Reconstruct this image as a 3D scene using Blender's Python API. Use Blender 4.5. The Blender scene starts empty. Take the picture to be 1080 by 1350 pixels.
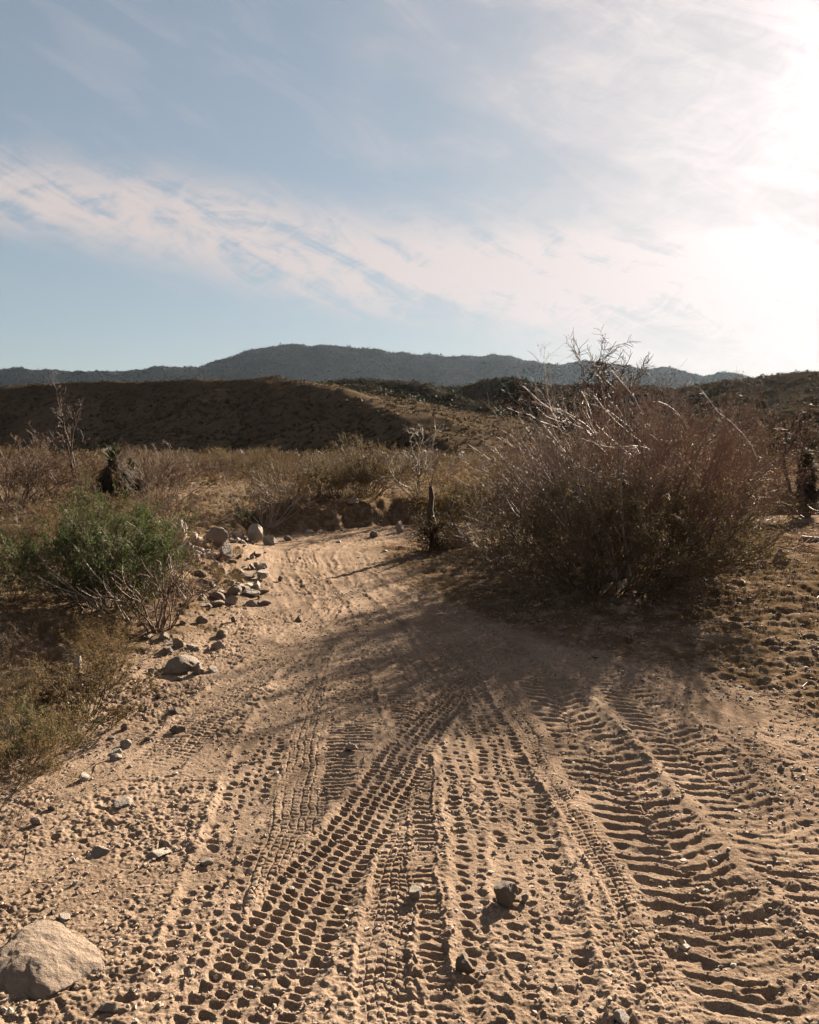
import bpy, bmesh, math, time
import numpy as np
from mathutils import Vector
T0 = time.time()
R = math.radians
scene = bpy.context.scene
col = scene.collection

# ------------------------------------------------------------------ camera
CAM_H, F, CX, CY, HOR = 1.6, 1060.0, 540.0, 675.0, 590.0
PITCH = math.atan((CY - HOR) / F)
cam = bpy.data.cameras.new('camera')
cam.sensor_fit = 'HORIZONTAL'; cam.sensor_width = 36.0
cam.lens = 36.0 * F / 1080.0
cam.clip_start = 0.05; cam.clip_end = 40000
camo = bpy.data.objects.new('camera', cam)
camo.location = (0, 0, CAM_H)
camo.rotation_euler = (math.pi / 2 - PITCH, 0, 0)
col.objects.link(camo)
scene.camera = camo

# ------------------------------------------------------------------ light
SUN_AZ, SUN_EL = R(28.5), R(20.5)        # azimuth to the right of +Y
SUN_STRENGTH = 5.0
SKY_STRENGTH = 0.05
EXPOSURE = 2.6
sun_dir = (math.sin(SUN_AZ) * math.cos(SUN_EL), math.cos(SUN_AZ) * math.cos(SUN_EL), math.sin(SUN_EL))
sl = bpy.data.lights.new('sun', 'SUN')
sl.energy = SUN_STRENGTH; sl.angle = R(0.6); sl.color = (1.0, 0.87, 0.70)
so = bpy.data.objects.new('sun', sl)
so.rotation_euler = Vector(sun_dir).to_track_quat('Z', 'Y').to_euler()
so.location = (20, 35, 30)
col.objects.link(so)

scene.view_settings.view_transform = 'Standard'
scene.view_settings.look = 'None'
scene.view_settings.exposure = EXPOSURE
scene.view_settings.gamma = 1.0

class NT:
    """tiny helper for node trees"""
    def __init__(s, nt): s.nt = nt; s.n = nt.nodes; s.l = nt.links
    def new(s, t, **k):
        n = s.n.new(t)
        for a, b in k.items(): setattr(n, a, b)
        return n
    def put(s, inp, v):
        if isinstance(v, bpy.types.NodeSocket): s.l.new(v, inp)
        elif v is not None: inp.default_value = v
    def math(s, op, a, b=None, c=None, clamp=False):
        n = s.new('ShaderNodeMath', operation=op, use_clamp=clamp)
        s.put(n.inputs[0], a); s.put(n.inputs[1], b); s.put(n.inputs[2], c)
        return n.outputs[0]
    def noise(s, vec, scale, detail=4, rough=0.55, dist=0.0, out=0, lac=2.0):
        n = s.new('ShaderNodeTexNoise')
        if vec is not None: s.put(n.inputs['Vector'], vec)
        n.inputs['Scale'].default_value = scale; n.inputs['Detail'].default_value = detail
        n.inputs['Roughness'].default_value = rough; n.inputs['Distortion'].default_value = dist
        return n.outputs[out]
    def ss(s, v, a, b, o0=0.0, o1=1.0, mode='SMOOTHSTEP'):
        n = s.new('ShaderNodeMapRange', interpolation_type=mode)
        s.put(n.inputs[0], v); n.inputs[1].default_value = a; n.inputs[2].default_value = b
        n.inputs[3].default_value = o0; n.inputs[4].default_value = o1
        return n.outputs[0]
    def mix(s, f, a, b, blend='MIX'):
        n = s.new('ShaderNodeMix', data_type='RGBA', blend_type=blend)
        s.put(n.inputs[0], f)
        for i, v in ((6, a), (7, b)):
            if isinstance(v, tuple) and len(v) == 3: v = (*v, 1)
            s.put(n.inputs[i], v)
        return n.outputs[2]
    def xyz(s, x, y, z):
        n = s.new('ShaderNodeCombineXYZ')
        s.put(n.inputs[0], x); s.put(n.inputs[1], y); s.put(n.inputs[2], z)
        return n.outputs[0]

# ------------------------------------------------------------------ world: sky and high cloud
w = bpy.data.worlds.new('World'); scene.world = w; w.use_nodes = True
t = NT(w.node_tree); t.n.clear()
sky = t.new('ShaderNodeTexSky', sky_type='NISHITA')
sky.sun_disc = False; sky.sun_elevation = SUN_EL; sky.sun_rotation = SUN_AZ
sky.altitude = 800; sky.air_density = 1.0; sky.dust_density = 0.8; sky.ozone_density = 1.6
geo = t.new('ShaderNodeTexCoord').outputs['Generated']
sep = t.new('ShaderNodeSeparateXYZ'); t.put(sep.inputs[0], geo)
x, y, z = sep.outputs
el = t.math('MULTIPLY', t.math('ARCSINE', z), 180 / math.pi)
az = t.math('MULTIPLY', t.math('ARCTAN2', x, y), 180 / math.pi)
dsun = t.new('ShaderNodeVectorMath', operation='DOT_PRODUCT')
t.put(dsun.inputs[0], geo); dsun.inputs[1].default_value = sun_dir
ds = t.math('MAXIMUM', dsun.outputs['Value'], 0.0)
# along / across coordinates of the streaky cirrus (degrees)
def streak(tilt, su, sv, off=0.0):
    ca, sa = math.cos(R(tilt)), math.sin(R(tilt))
    u = t.math('ADD', t.math('MULTIPLY', az, ca * su), t.math('MULTIPLY', el, sa * su))
    v = t.math('ADD', t.math('MULTIPLY', az, -sa * sv), t.math('MULTIPLY', el, ca * sv))
    return t.xyz(u, v, off)
n_big = t.noise(streak(-12, 0.055, 0.13, 3.1), 1.0, 5, 0.55, 0.5)
n_wisp = t.noise(streak(-22, 0.10, 0.42, 7.7), 1.0, 8, 0.60, 0.9)
n_fine = t.noise(streak(14, 0.30, 0.62, 1.7), 1.0, 9, 0.66, 1.2)
# the long band running down to the right
bd = t.math('SUBTRACT', el, t.math('MULTIPLY_ADD', az, -0.13, 12.5))
bd = t.math('ADD', bd, t.math('MULTIPLY_ADD', n_big, 6.0, -3.0))
bandw = t.ss(az, -30, 24, 3.0, 5.2, 'LINEAR')
band = t.ss(t.math('DIVIDE', t.math('ABSOLUTE', bd), bandw), 0.15, 1.15, 1.0, 0.0)
tex = t.math('ADD', t.math('MULTIPLY', n_wisp, 0.62), t.math('MULTIPLY', n_fine, 0.38))
band = t.math('MULTIPLY', band, t.ss(tex, 0.37, 0.55, 0.12, 1.0))
# veil in the upper right, thickening towards the sun
vq = t.math('ADD', t.math('MULTIPLY', az, 0.055), t.math('MULTIPLY_ADD', el, 0.022, -0.50))
veil = t.math('ADD', vq, t.math('MULTIPLY_ADD', n_big, 1.8, -0.9))
veil = t.ss(veil, -0.30, 1.0, 0.0, 1.0)
veil = t.math('MULTIPLY', veil, t.ss(tex, 0.32, 0.64, 0.45, 1.0))
thin = t.math('MULTIPLY', t.ss(n_wisp, 0.50, 0.78, 0.0, 0.22), t.ss(el, 2, 12, 0.2, 1.0))
cl = t.math('ADD', t.math('MULTIPLY', band, 0.95), t.math('MULTIPLY', veil, 0.75))
cl = t.math('ADD', cl, thin)
cl = t.math('MINIMUM', cl, 0.97)
g1 = t.math('POWER', ds, 9.0); g2 = t.math('POWER', ds, 60.0); g3 = t.math('POWER', ds, 700.0)
lum = t.math('ADD', t.math('ADD', t.math('MULTIPLY', g1, 0.80), t.math('MULTIPLY', g2, 1.5)), t.math('MULTIPLY_ADD', g3, 3.0, 2.15))
ccol = t.mix(1.0, (1.0, 0.885, 0.862), (1, 1, 1), 'MULTIPLY')
cm = t.new('ShaderNodeVectorMath', operation='SCALE'); t.put(cm.inputs[0], ccol); t.put(cm.inputs['Scale'], lum)
hsv = t.new('ShaderNodeHueSaturation'); hsv.inputs['Saturation'].default_value = 0.62; hsv.inputs['Hue'].default_value = 0.488
hsv.inputs['Value'].default_value = 1.0
t.put(hsv.inputs['Color'], sky.outputs[0])
lumn = t.new('ShaderNodeRGBToBW'); t.put(lumn.inputs[0], hsv.outputs[0])
fac = t.math('DIVIDE', 0.56, t.math('MULTIPLY_ADD', lumn.outputs[0], 0.20, 1.0))     # dims the whole sky and compresses its brightest part
sc_ = t.new('ShaderNodeVectorMath', operation='SCALE'); t.put(sc_.inputs[0], hsv.outputs[0]); t.put(sc_.inputs['Scale'], fac)
skyc = sc_.outputs[0]
fin = t.mix(cl, skyc, cm.outputs[0])
bg = t.new('ShaderNodeBackground'); t.put(bg.inputs[0], fin); bg.inputs[1].default_value = SKY_STRENGTH
out = t.new('ShaderNodeOutputWorld'); t.l.new(bg.outputs[0], out.inputs[0])

# ------------------------------------------------------------------ helpers
rng = np.random.default_rng(11)
_perm = np.random.default_rng(5).permutation(4096).astype(np.int32)
_ang = np.random.default_rng(6).uniform(0, 2 * np.pi, 4096)
_gx, _gy = np.cos(_ang).astype(np.float32), np.sin(_ang).astype(np.float32)
def pn(x, y, seed=0):
    """gradient noise, about -0.7..0.7"""
    xi = np.floor(x).astype(np.int32); yi = np.floor(y).astype(np.int32)
    xf = (x - xi).astype(np.float32); yf = (y - yi).astype(np.float32)
    u = xf * xf * xf * (xf * (xf * 6 - 15) + 10); v = yf * yf * yf * (yf * (yf * 6 - 15) + 10)
    def g(ix, iy, fx, fy):
        h = _perm[(_perm[(ix + seed * 131) & 4095] + iy) & 4095]
        return _gx[h] * fx + _gy[h] * fy
    a = g(xi, yi, xf, yf); b = g(xi + 1, yi, xf - 1, yf)
    c = g(xi, yi + 1, xf, yf - 1); d = g(xi + 1, yi + 1, xf - 1, yf - 1)
    return (a + (b - a) * u) * (1 - v) + (c + (d - c) * u) * v
def fbm(x, y, sc, octs=4, seed=0, gain=0.5):
    r = 0; a = 1.0
    for i in range(octs):
        r = r + a * pn(x / sc, y / sc, seed + i); sc *= 0.5; a *= gain
    return r
def sst(a, b, x):
    t = np.clip((x - a) / (b - a), 0, 1); return t * t * (3 - 2 * t)

def mesh_np(name, verts, faces, mat, smooth=False, attrs=None):
    """faces: list of int arrays (n,3) or (n,4)"""
    me = bpy.data.meshes.new(name)
    verts = np.asarray(verts, np.float32)
    if isinstance(faces, np.ndarray): faces = [faces]
    faces = [f for f in faces if len(f)]
    nl = sum(f.size for f in faces); nf = sum(len(f) for f in faces)
    me.vertices.add(len(verts)); me.vertices.foreach_set('co', verts.ravel())
    me.loops.add(nl); me.loops.foreach_set('vertex_index', np.concatenate([f.ravel() for f in faces]).astype(np.int32))
    tot = np.concatenate([np.full(len(f), f.shape[1], np.int32) for f in faces])
    st = np.concatenate([[0], np.cumsum(tot)[:-1]]).astype(np.int32)
    me.polygons.add(nf); me.polygons.foreach_set('loop_start', st); me.polygons.foreach_set('loop_total', tot)
    me.polygons.foreach_set('use_smooth', np.full(nf, smooth))
    me.materials.append(mat)
    if attrs:
        for k, v in attrs.items():
            a = me.attributes.new(k, 'FLOAT', 'POINT'); a.data.foreach_set('value', np.asarray(v, np.float32))
    me.update(calc_edges=True)
    return me
def link(name, me, parent=None, loc=None):
    o = bpy.data.objects.new(name, me); col.objects.link(o)
    if parent is not None: o.parent = parent
    if loc is not None: o.location = loc
    return o
def tag(o, label=None, cat=None, group=None, kind=None):
    if label: o['label'] = label
    if cat: o['category'] = cat
    if group: o['group'] = group
    if kind: o['kind'] = kind
    return o
def ray(px, py):
    u = (px - CX) / F; v = (CY - py) / F
    return np.array([u, math.cos(PITCH) + v * math.sin(PITCH), -math.sin(PITCH) + v * math.cos(PITCH)])
def P3(px, py, Y):
    r = ray(px, py); k = Y / r[1]
    return np.array([r[0] * k, Y, CAM_H + r[2] * k])

# ------------------------------------------------------------------ terrain, large shape
ROAD = np.array([(0.35, -6), (0.3, 0), (0.25, 3), (0.0, 5.5), (-0.80, 8.3), (-1.38, 10.6), (-1.62, 12.4), (-1.40, 14.0), (-0.45, 15.3), (1.2, 16.0), (3.5, 16.9), (7, 18.0), (14, 19), (40, 24)], float)
def road_dist(x, y):
    best = np.full(np.shape(x), 1e9, np.float32); side = np.zeros(np.shape(x), np.float32)
    for (x0, y0), (x1, y1) in zip(ROAD[:-1], ROAD[1:]):
        dx, dy = x1 - x0, y1 - y0; L2 = dx * dx + dy * dy
        k = np.clip(((x - x0) * dx + (y - y0) * dy) / L2, 0, 1)
        ex = x - (x0 + k * dx); ey = y - (y0 + k * dy)
        d = np.sqrt(ex * ex + ey * ey); m = d < best
        best = np.where(m, d, best); side = np.where(m, np.sign(dx * ey - dy * ex), side)
    return best, side          # side +1 = left bank
def Zbase(x, y):
    x = np.asarray(x, float); y = np.asarray(y, float)
    d, side = road_dist(x, y)
    wob = 0.25 * pn(x / 1.3, y / 1.3, 3) + 0.12 * pn(x / .45, y / .45, 4)
    hw = 1.0 + 1.6 * sst(7.5, 2.5, y)                       # the churned sand widens towards the viewer
    hw = np.where(side < 0, hw + 0.9 * sst(9, 4, y), hw - 0.35 * sst(6, 2, y))
    e = d + wob - hw
    left = (0.05 + 0.27 * sst(6, 11, y) * (1 - .6 * sst(20, 50, y))) * sst(0.0, 0.9, e) + 0.17 * sst(15, 18, y) * sst(0, .7, e)
    far = 0.10 * sst(0.6, 2.2, e)
    z = np.where(side > 0, left, 0.02 * sst(0, .5, e) + 0.12 * sst(.5, 5, e))
    z = z + 0.22 * np.exp(-(((x + 2.55) / .45) ** 2 + ((y - 11.3) / 1.3) ** 2)) + 0.08 * np.exp(-((x - 2.5) ** 2 + (y - 10.0) ** 2) / 2.2) * 3.0
    z = z + far * sst(14, 20, y) * (side > 0)
    off = sst(-0.1, 0.6, e)
    z = z + off * (0.06 * pn(x / 1.1, y / 1.1, 8) + 0.035 * pn(x / .37, y / .37, 9)) * (1 - sst(30, 90, y))
    z = z + 0.02 * pn(x / 2.3, y / 2.3, 10) + 0.2 * pn(x / 11, y / 11, 12) * sst(12, 30, np.hypot(x, y))
    # eroded far bank, gullied
    z = z - (side > 0) * sst(13.5, 15, y) * sst(22, 17, y) * sst(0.0, .3, e) * sst(1.1, .5, e) * 0.22 * np.abs(pn(x / .5 + y * .3, y / 1.6, 21)) * 2
    return z
def Zs(x, y): return float(Zbase(np.array([x]), np.array([y]))[0])
def G(px, py):
    """the ground point seen at a photograph position"""
    r = ray(px, py); zz = 0.0
    for _ in range(8):
        k = (zz - CAM_H) / r[2] if r[2] < -1e-3 else 90
        zz = 0.5 * zz + 0.5 * Zs(r[0] * k, r[1] * k)
    k = (zz - CAM_H) / r[2]
    return r[0] * k, r[1] * k, Zs(r[0] * k, r[1] * k)

# ------------------------------------------------------------------ tyre tracks
# (type, lug pitch m, depth m, [(px, py, width px)...]) from oldest to newest
TRACKS = [
 ('fine',  .034, .008, [(300,1340,80),(330,1240,80),(372,1120,80),(398,1030,74),(412,950,60),(432,880,48),(455,820,36),(440,760,24),(415,735,18)]),
 ('pits',  .058, .013, [(225,1350,110),(280,1180,90),(318,1075,80),(338,1000,66),(366,930,52),(414,860,44),(462,800,34),(476,760,24)]),
 ('ladder',.046, .012, [(455,1060,90),(462,1000,84),(462,930,70),(468,870,56),(472,820,46),(468,770,34),(440,730,20)]),
 ('pits',  .052, .014, [(660,1350,110),(655,1230,100),(640,1120,88),(620,1020,70),(585,940,60),(548,880,44),(505,810,36),(480,770,28)]),
 ('ladder',.046, .014, [(560,1010,60),(545,960,56),(522,900,48),(500,850,40),(482,800,34),(455,750,22)]),
 ('chev',  .040, .009, [(200,1010,80),(290,925,66),(350,875,56),(405,830,46),(440,790,34),(470,765,24)]),
 ('pits',  .056, .015, [(750,1350,130),(722,1250,116),(700,1150,100),(678,1050,84),(645,960,66),(612,905,52),(570,850,40)]),
 ('chev',  .030, .008, [(925,1350,92),(872,1240,86),(812,1130,78),(750,1030,66),(697,950,54),(655,890,40),(600,830,30)]),
 ('chev',  .038, .009, [(500,1350,74),(505,1250,70),(517,1180,64),(536,1100,56),(548,1040,46)]),
 ('ladder',.042, .010, [(588,1350,44),(573,1250,42),(562,1170,38),(556,1090,34),(556,1010,26)]),
 ('bars',  .082, .019, [(1330,1350,250),(1190,1230,220),(1080,1145,190),(1000,1080,150),(918,1000,118),(846,930,90),(790,880,62),(735,845,44),(640,800,30)]),
 ('bars',  .090, .025, [(1040,1370,250),(1000,1300,225),(938,1200,190),(880,1110,164),(815,1030,132),(755,950,98),(712,895,70),(660,850,46),(590,800,30)]),
 ('honey', .044, .023, [(290,1370,200),(355,1260,158),(405,1180,130),(455,1110,106),(508,1030,84),(553,965,66),(600,910,46),(650,872,34)]),
]
def track_world(pts):
    r = np.array([ray(a, b) for a, b, _ in pts])
    k = -CAM_H / r[:, 2]
    X, Y = r[:, 0] * k, r[:, 1] * k
    W = np.array([p[2] for p in pts]) * k * r[:, 1] / F / 2
    o = np.argsort(Y); X, Y, W = X[o], Y[o], W[o]
    yy = np.linspace(Y[0], Y[-1], 400); xx = np.interp(yy, Y, X); ww = np.interp(yy, Y, W)
    ker = np.hanning(61); ker /= ker.sum()
    sm = lambda a: np.convolve(np.pad(a, 30, mode='reflect', reflect_type='odd'), ker, 'valid')
    xx, ww = sm(xx), sm(ww)
    s = np.concatenate([[0], np.cumsum(np.hypot(np.diff(xx), np.diff(yy)))])
    return yy, xx, ww, s, np.gradient(xx, yy)
TW = [(k, p, d, track_world(pts)) for k, p, d, pts in TRACKS]
def lobe(f, a, b): return 1 - sst(a, b, f)
def tread(kind, s, t, p, hw, x, y, i):
    """0 = flat, 1 = deepest; s along in m, t across -1..1"""
    if kind == 'honey':
        n = 5; q = (t + 1) / 2 * n; r = np.floor(q); ct = (q - r) * 2 - 1
        u = s / p + 0.5 * (r % 2) + 0.22 * ct; cs = (u % 1) * 2 - 1
        rad = (np.abs(ct) ** 3 + np.abs(cs) ** 3) ** (1 / 3)
        return lobe(rad, .40, 1.0) * (.7 + .6 * pn(r * 7.3 + 3, np.floor(u) * .83, 39))
    if kind == 'bars':
        out = 0
        for sg, ph in ((-1, 0.0), (1, 0.5)):
            tt = t * sg
            ed = lobe(np.abs(tt - .45 - .12 * pn(s / .07, t * .0 + sg * 4, 36 + i)), .30, .56)
            u = s / p + ph - 1.05 * tt + 0.45 * pn(s / .22 + 9 * sg, t * 2.0, 31 + i)
            cs = np.abs((u % 1) * 2 - 1); lug = .72 + .55 * pn(np.floor(u) * 1.7 + 40 * sg, np.floor(u) * .61, 33 + i)
            out = np.maximum(out, ed * lobe(cs, .0, .92) * lug)
        u = s / (p * .5) + .2; mid = lobe(np.abs(t + .06 * np.sin(s * 40)), .08, .26) * lobe(np.abs((u % 1) * 2 - 1), .1, .8) * .55
        return np.maximum(out, mid)
    if kind == 'pits':
        out = 0
        for ii, (c, wd, ph, a) in enumerate(((-.68, .26, 0, 1), (-.15, .18, .5, .7), (.22, .18, .1, .7), (.72, .26, .6, 1))):
            fl = np.floor(s / p + ph + .12 * (t - c) / wd); q1 = pn(fl * 1.37 + ii * 9, fl * .73 + i, 34); q2 = pn(fl * .91 + ii * 5, fl * 1.21 + i, 35)
            ct = (t - c) / wd + .8 * q1; cs = ((((s / p + ph + .12 * (t - c) / wd) % 1) * 2 - 1) + .35 * q2) / .9; a = a * np.clip(.85 + 1.1 * q2, .1, 1.25)
            out = np.maximum(out, a * lobe(np.sqrt(ct * ct + cs * cs), .15, 1.1))
        return out
    if kind == 'ladder':
        u = s / p + .10 * np.sin(t * 3); cs = np.abs((u % 1) * 2 - 1)
        return lobe(cs, .15, .8) * lobe(np.abs(t), .65, .92)
    if kind == 'chev':
        u = s / p + .9 * np.abs(t); cs = np.abs((u % 1) * 2 - 1)
        q = (t + 1) * 2.5; gr = np.abs((q % 1) * 2 - 1)
        return np.maximum(lobe(cs, .2, .7) * .8, sst(.72, .95, gr) * .9)
    q = (t + 1) * 3.5; gr = np.abs((q % 1) * 2 - 1)                     # 'fine' road tread
    u = s / p + .3 * np.floor(q); cs = np.abs((u % 1) * 2 - 1)
    return np.maximum(lobe(cs, .1, .5) * .6, sst(.65, .95, gr))
# sand ridges pushed up between the wheel lines: (height m, [(px,py,width px)])
BERMS = [
 (.022, [(560,950,34),(552,905,30),(535,868,22)]),
 (.034, [(660,1170,40),(640,1110,44),(618,1040,40),(600,975,30)]),
 (.018, [(1010,1190,44),(930,1105,36),(850,1010,30),(780,940,24),(715,885,18)]),
 (.020, [(1180,1110,44),(1075,1035,38),(985,965,32),(905,915,26),(820,870,18),(760,845,14)]),
 (.007, [(240,1190,70),(270,1100,50),(300,1020,44)]),
 (.012, [(395,930,26),(385,870,22),(395,820,18)]),
]
BW = [(h, track_world(p)) for h, p in BERMS]
def fine_relief(x, y):
    """tracks, crumbs and ripples for points within about 20 m; returns dz and a mask of how pressed the sand is"""
    n = len(x)
    D = np.zeros(n, np.float32); pressed = np.zeros(n, np.float32)
    d, side = road_dist(x, y)
    wx = .016 * pn(x / .09, y / .09, 40) + .034 * pn(x / .45, y / .45, 41) + .008 * pn(x / .03, y / .03, 42)
    wy = .024 * pn(x / .10, y / .08, 43) + .050 * pn(x / .5, y / .5, 44) + .008 * pn(x / .03, y / .03, 45)
    # loose ground: crumbs, footprints, small hollows
    n1 = pn(x / .16, y / .12, 50); n2 = pn(x / .040, y / .034, 51); n3 = pn(x / .019, y / .017, 52); n4 = pn(x / .011, y / .010, 53)
    cover = sst(-.30, .35, pn(x / .9, y / .9, 54) + .5 * pn(x / .3, y / .3, 55))
    loose = .012 * n1 * cover + .009 * np.minimum(n2, .25) * (.35 + .65 * cover) + .0065 * n3 * (.5 + .5 * cover) + .0022 * n4
    pit = sst(.22, .45, pn(x / .065, y / .05, 57) + .4 * pn(x / .03, y / .03, 58)) * cover
    loose -= .014 * pit
    D += (loose * (1.0 + .4 * sst(-.6, -1.4, x) * sst(0, .3, cover))).astype(np.float32)
    soft = pn(x / .7, y / .7, 70)
    for h, (yy, xx, ww, s, sl_) in BW:
        c = np.interp(y, yy, xx); hw = np.interp(y, yy, ww)
        tt = (x + wx * 1.5 - c) / hw
        env = sst(yy[0] - .1, yy[0] + .5, y) * sst(yy[-1] + .2, yy[-1] - .8, y)
        D += (h * np.exp(-tt * tt * 1.1) * env * np.clip(.7 + 1.1 * soft, 0, 1.5)).astype(np.float32)
    for i, (kind, p, dep, (yy, xx, ww, s, sl_)) in enumerate(TW):
        c0 = np.interp(y, yy, xx); hw = np.interp(y, yy, ww); m = np.abs(x - c0) < hw * 1.8
        m &= (y > yy[0] - .3) & (y < yy[-1] + 1)
        if not m.any(): continue
        X, Y = x[m], y[m]
        sl = np.interp(Y, yy, sl_); cs = 1 / np.sqrt(1 + sl * sl)
        off = (X + wx[m] - c0[m])
        H = hw[m] * cs
        tt = off * cs / H
        ss_ = np.interp(Y + off * sl * cs * cs, yy, s) + wy[m]
        # edge wobble so no line is ruled
        ed = 1 + .10 * pn(ss_ / .22, np.sign(tt) * 3.3 + i, 71)
        a = np.abs(tt) / ed
        env = sst(yy[0] - .25, yy[0] + .35, Y) * sst(yy[-1] + .8, yy[-1] - .4, Y)
        win = lobe(a, .82, 1.18) * env
        tr = tread(kind, ss_, tt, p, H, X, Y, i)
        keep = sst(-.25, .22, pn(X / .33, Y / .45, 80 + i) + .6 * pn(X / .1, Y / .1, 100 + i) + .18)   # where the print has slumped
        if kind in ('bars', 'honey', 'fine', 'chev'): keep = .4 + .6 * keep
        amp = dep * (.55 + .45 * keep) * keep
        jit = 1 + 1.1 * pn(X / .045, Y / .045, 120 + i)
        base = (-.22 * dep - .005) * (.35 if kind == 'ladder' else 1)
        rim = .22 * dep * np.exp(-((tr - .18) / .14) ** 2) * keep
        new = base - tr * amp * jit + rim + loose[m] * (.42 if kind not in ('fine', 'chev') else .22)
        sh = .0055 * np.exp(-((a - 1.16) / .13) ** 2) * env * (1 + 2.2 * pn(ss_ / .12, np.sign(tt) * 5, 72))
        D[m] = D[m] * (1 - win * .93) + (new * win + sh).astype(np.float32)
        pressed[m] = np.maximum(pressed[m], win * (1 - .5 * tr))
    # farther up the lane: bundles of narrow wheel lines following the bend
    lane = sst(7.0, 9.5, y) * sst(1.15, .8, d)
    sd = d * side + .07 * pn(x / .9, y / .9, 60)
    lines = -np.abs(pn(sd / .11, y / 3.5 + x / 5, 61)) * .036 + .02 * pn(sd / .3, y / 5, 62)
    D += (lane * lines).astype(np.float32)
    D += (lane * (.016 * pn(x / .2, y / .3, 63) + .016 * pn(x / .09, y / .10, 67) + .010 * np.abs(pn(x / .05, y / .06, 68)))).astype(np.float32)
    for c, wd in ((-.62, .15), (-.30, .10), (.42, .13), (.72, .15)):          # wheel ruts following the bend
        q = np.abs(sd - c) / wd; rut = sst(5.6, 7.6, y) * sst(1.3, .9, d) * lobe(q, .6, 1.3) * (.7 + .6 * pn(y / 1.1, x / 3 + c, 69))
        D = (D * (1 - .75 * rut) - .014 * rut + .004 * sst(5.6, 7.6, y) * np.exp(-((q - 1.3) / .22) ** 2)).astype(np.float32)
        pressed = np.maximum(pressed, rut)
    # rough stony ground off the lane
    hwid = .85 + 1.75 * sst(8.5, 2.5, y)
    off = sst(0, .5, d - hwid + .4 * pn(x / .6, y / .6, 66))
    D += (off * (.035 * pn(x / .26, y / .14, 64) + .024 * pn(x / .08, y / .08, 65))).astype(np.float32)
    return D, pressed, off

# ------------------------------------------------------------------ materials
def mat_new(name):
    m = bpy.data.materials.new(name); m.use_nodes = True
    t = NT(m.node_tree); t.n.clear(); return m, t
def finish(t, bsdf, bump=None, disp=None):
    o = t.new('ShaderNodeOutputMaterial'); t.l.new(bsdf, o.inputs[0])
def principled(t, colr, rough=.9, bump=None, spec=.25, sheen=0):
    b = t.new('ShaderNodeBsdfPrincipled'); t.put(b.inputs['Base Color'], colr if not isinstance(colr, tuple) else (*colr, 1))
    t.put(b.inputs['Roughness'], rough); b.inputs['Specular IOR Level'].default_value = spec
    if bump is not None: t.l.new(bump, b.inputs['Normal'])
    return b.outputs[0]
def bump(t, h, strength, dist, prev=None):
    n = t.new('ShaderNodeBump'); n.inputs['Strength'].default_value = strength; n.inputs['Distance'].default_value = dist
    t.l.new(h, n.inputs['Height'])
    if prev is not None: t.l.new(prev, n.inputs['Normal'])
    return n.outputs[0]
def M_sand():
    m, t = mat_new('desert_sand'); P = t.new('ShaderNodeTexCoord').outputs['Object']
    rough = t.new('ShaderNodeAttribute', attribute_name='rough').outputs['Fac']
    pressed = t.new('ShaderNodeAttribute', attribute_name='pressed').outputs['Fac']
    a = t.noise(P, 1.3, 5, .6); b = t.noise(P, 14, 4, .6); c = t.noise(P, 210, 3, .7)
    base = t.mix(t.ss(a, .38, .62), (.204, .148, .108), (.134, .094, .066))
    base = t.mix(t.ss(b, .40, .72, 0, .6), base, (.238, .175, .126))
    base = t.mix(t.math('MULTIPLY', t.ss(c, .50, .60), .6), base, (.075, .048, .032))
    base = t.mix(t.math('MULTIPLY', t.ss(c, .44, .37), .4), base, (.38, .30, .23))
    grit = t.noise(P, 620, 2, .6); base = t.mix(t.math('MULTIPLY', t.ss(grit, .53, .62), .45), base, (.055, .038, .028))
    litter = t.noise(P, 5.0, 6, .72)
    lit = t.math('MULTIPLY', t.ss(litter, .36, .56, 0, .92), rough)
    base = t.mix(lit, base, (.075, .049, .028))
    far = t.noise(P, .35, 5, .7)
    base = t.mix(t.math('MULTIPLY', t.ss(far, .45, .6, 0, .4), rough), base, (.085, .060, .034))
    vor = t.new('ShaderNodeTexVoronoi', feature='F1'); t.put(vor.inputs['Vector'], P); vor.inputs['Scale'].default_value = 95
    n1 = bump(t, t.noise(P, 75, 4, .7), .55, .006)
    n2 = bump(t, vor.outputs['Distance'], .35, .003, n1)
    n3 = bump(t, t.noise(P, 420, 2, .6), .5, .0015, n2)
    finish(t, principled(t, base, 1.0, n3, 0.0)); return m
def M_rock(name, c1, c2, scale=9):
    m, t = mat_new(name); P = t.new('ShaderNodeTexCoord').outputs['Object']
    oi = t.new('ShaderNodeObjectInfo').outputs['Random']
    Q = t.new('ShaderNodeVectorMath', operation='ADD'); t.put(Q.inputs[0], P); t.put(Q.inputs[1], t.xyz(oi, oi, 0))
    P = Q.outputs[0]
    a = t.noise(P, scale, 6, .65); g = t.noise(P, scale * 22, 3, .75)
    c = t.mix(t.ss(a, .35, .68), c1, c2)
    c = t.mix(t.ss(g, .56, .66, 0, .6), c, tuple(v * .42 for v in c1))
    c = t.mix(t.ss(g, .42, .34, 0, .5), c, (.46, .40, .34))
    c = t.mix(t.ss(oi, 0, 1, 0, .35), c, (.22, .15, .10))
    n1 = bump(t, a, .8, .03); n2 = bump(t, g, .6, .004, n1)
    finish(t, principled(t, c, .88, n2, .25)); return m
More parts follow.
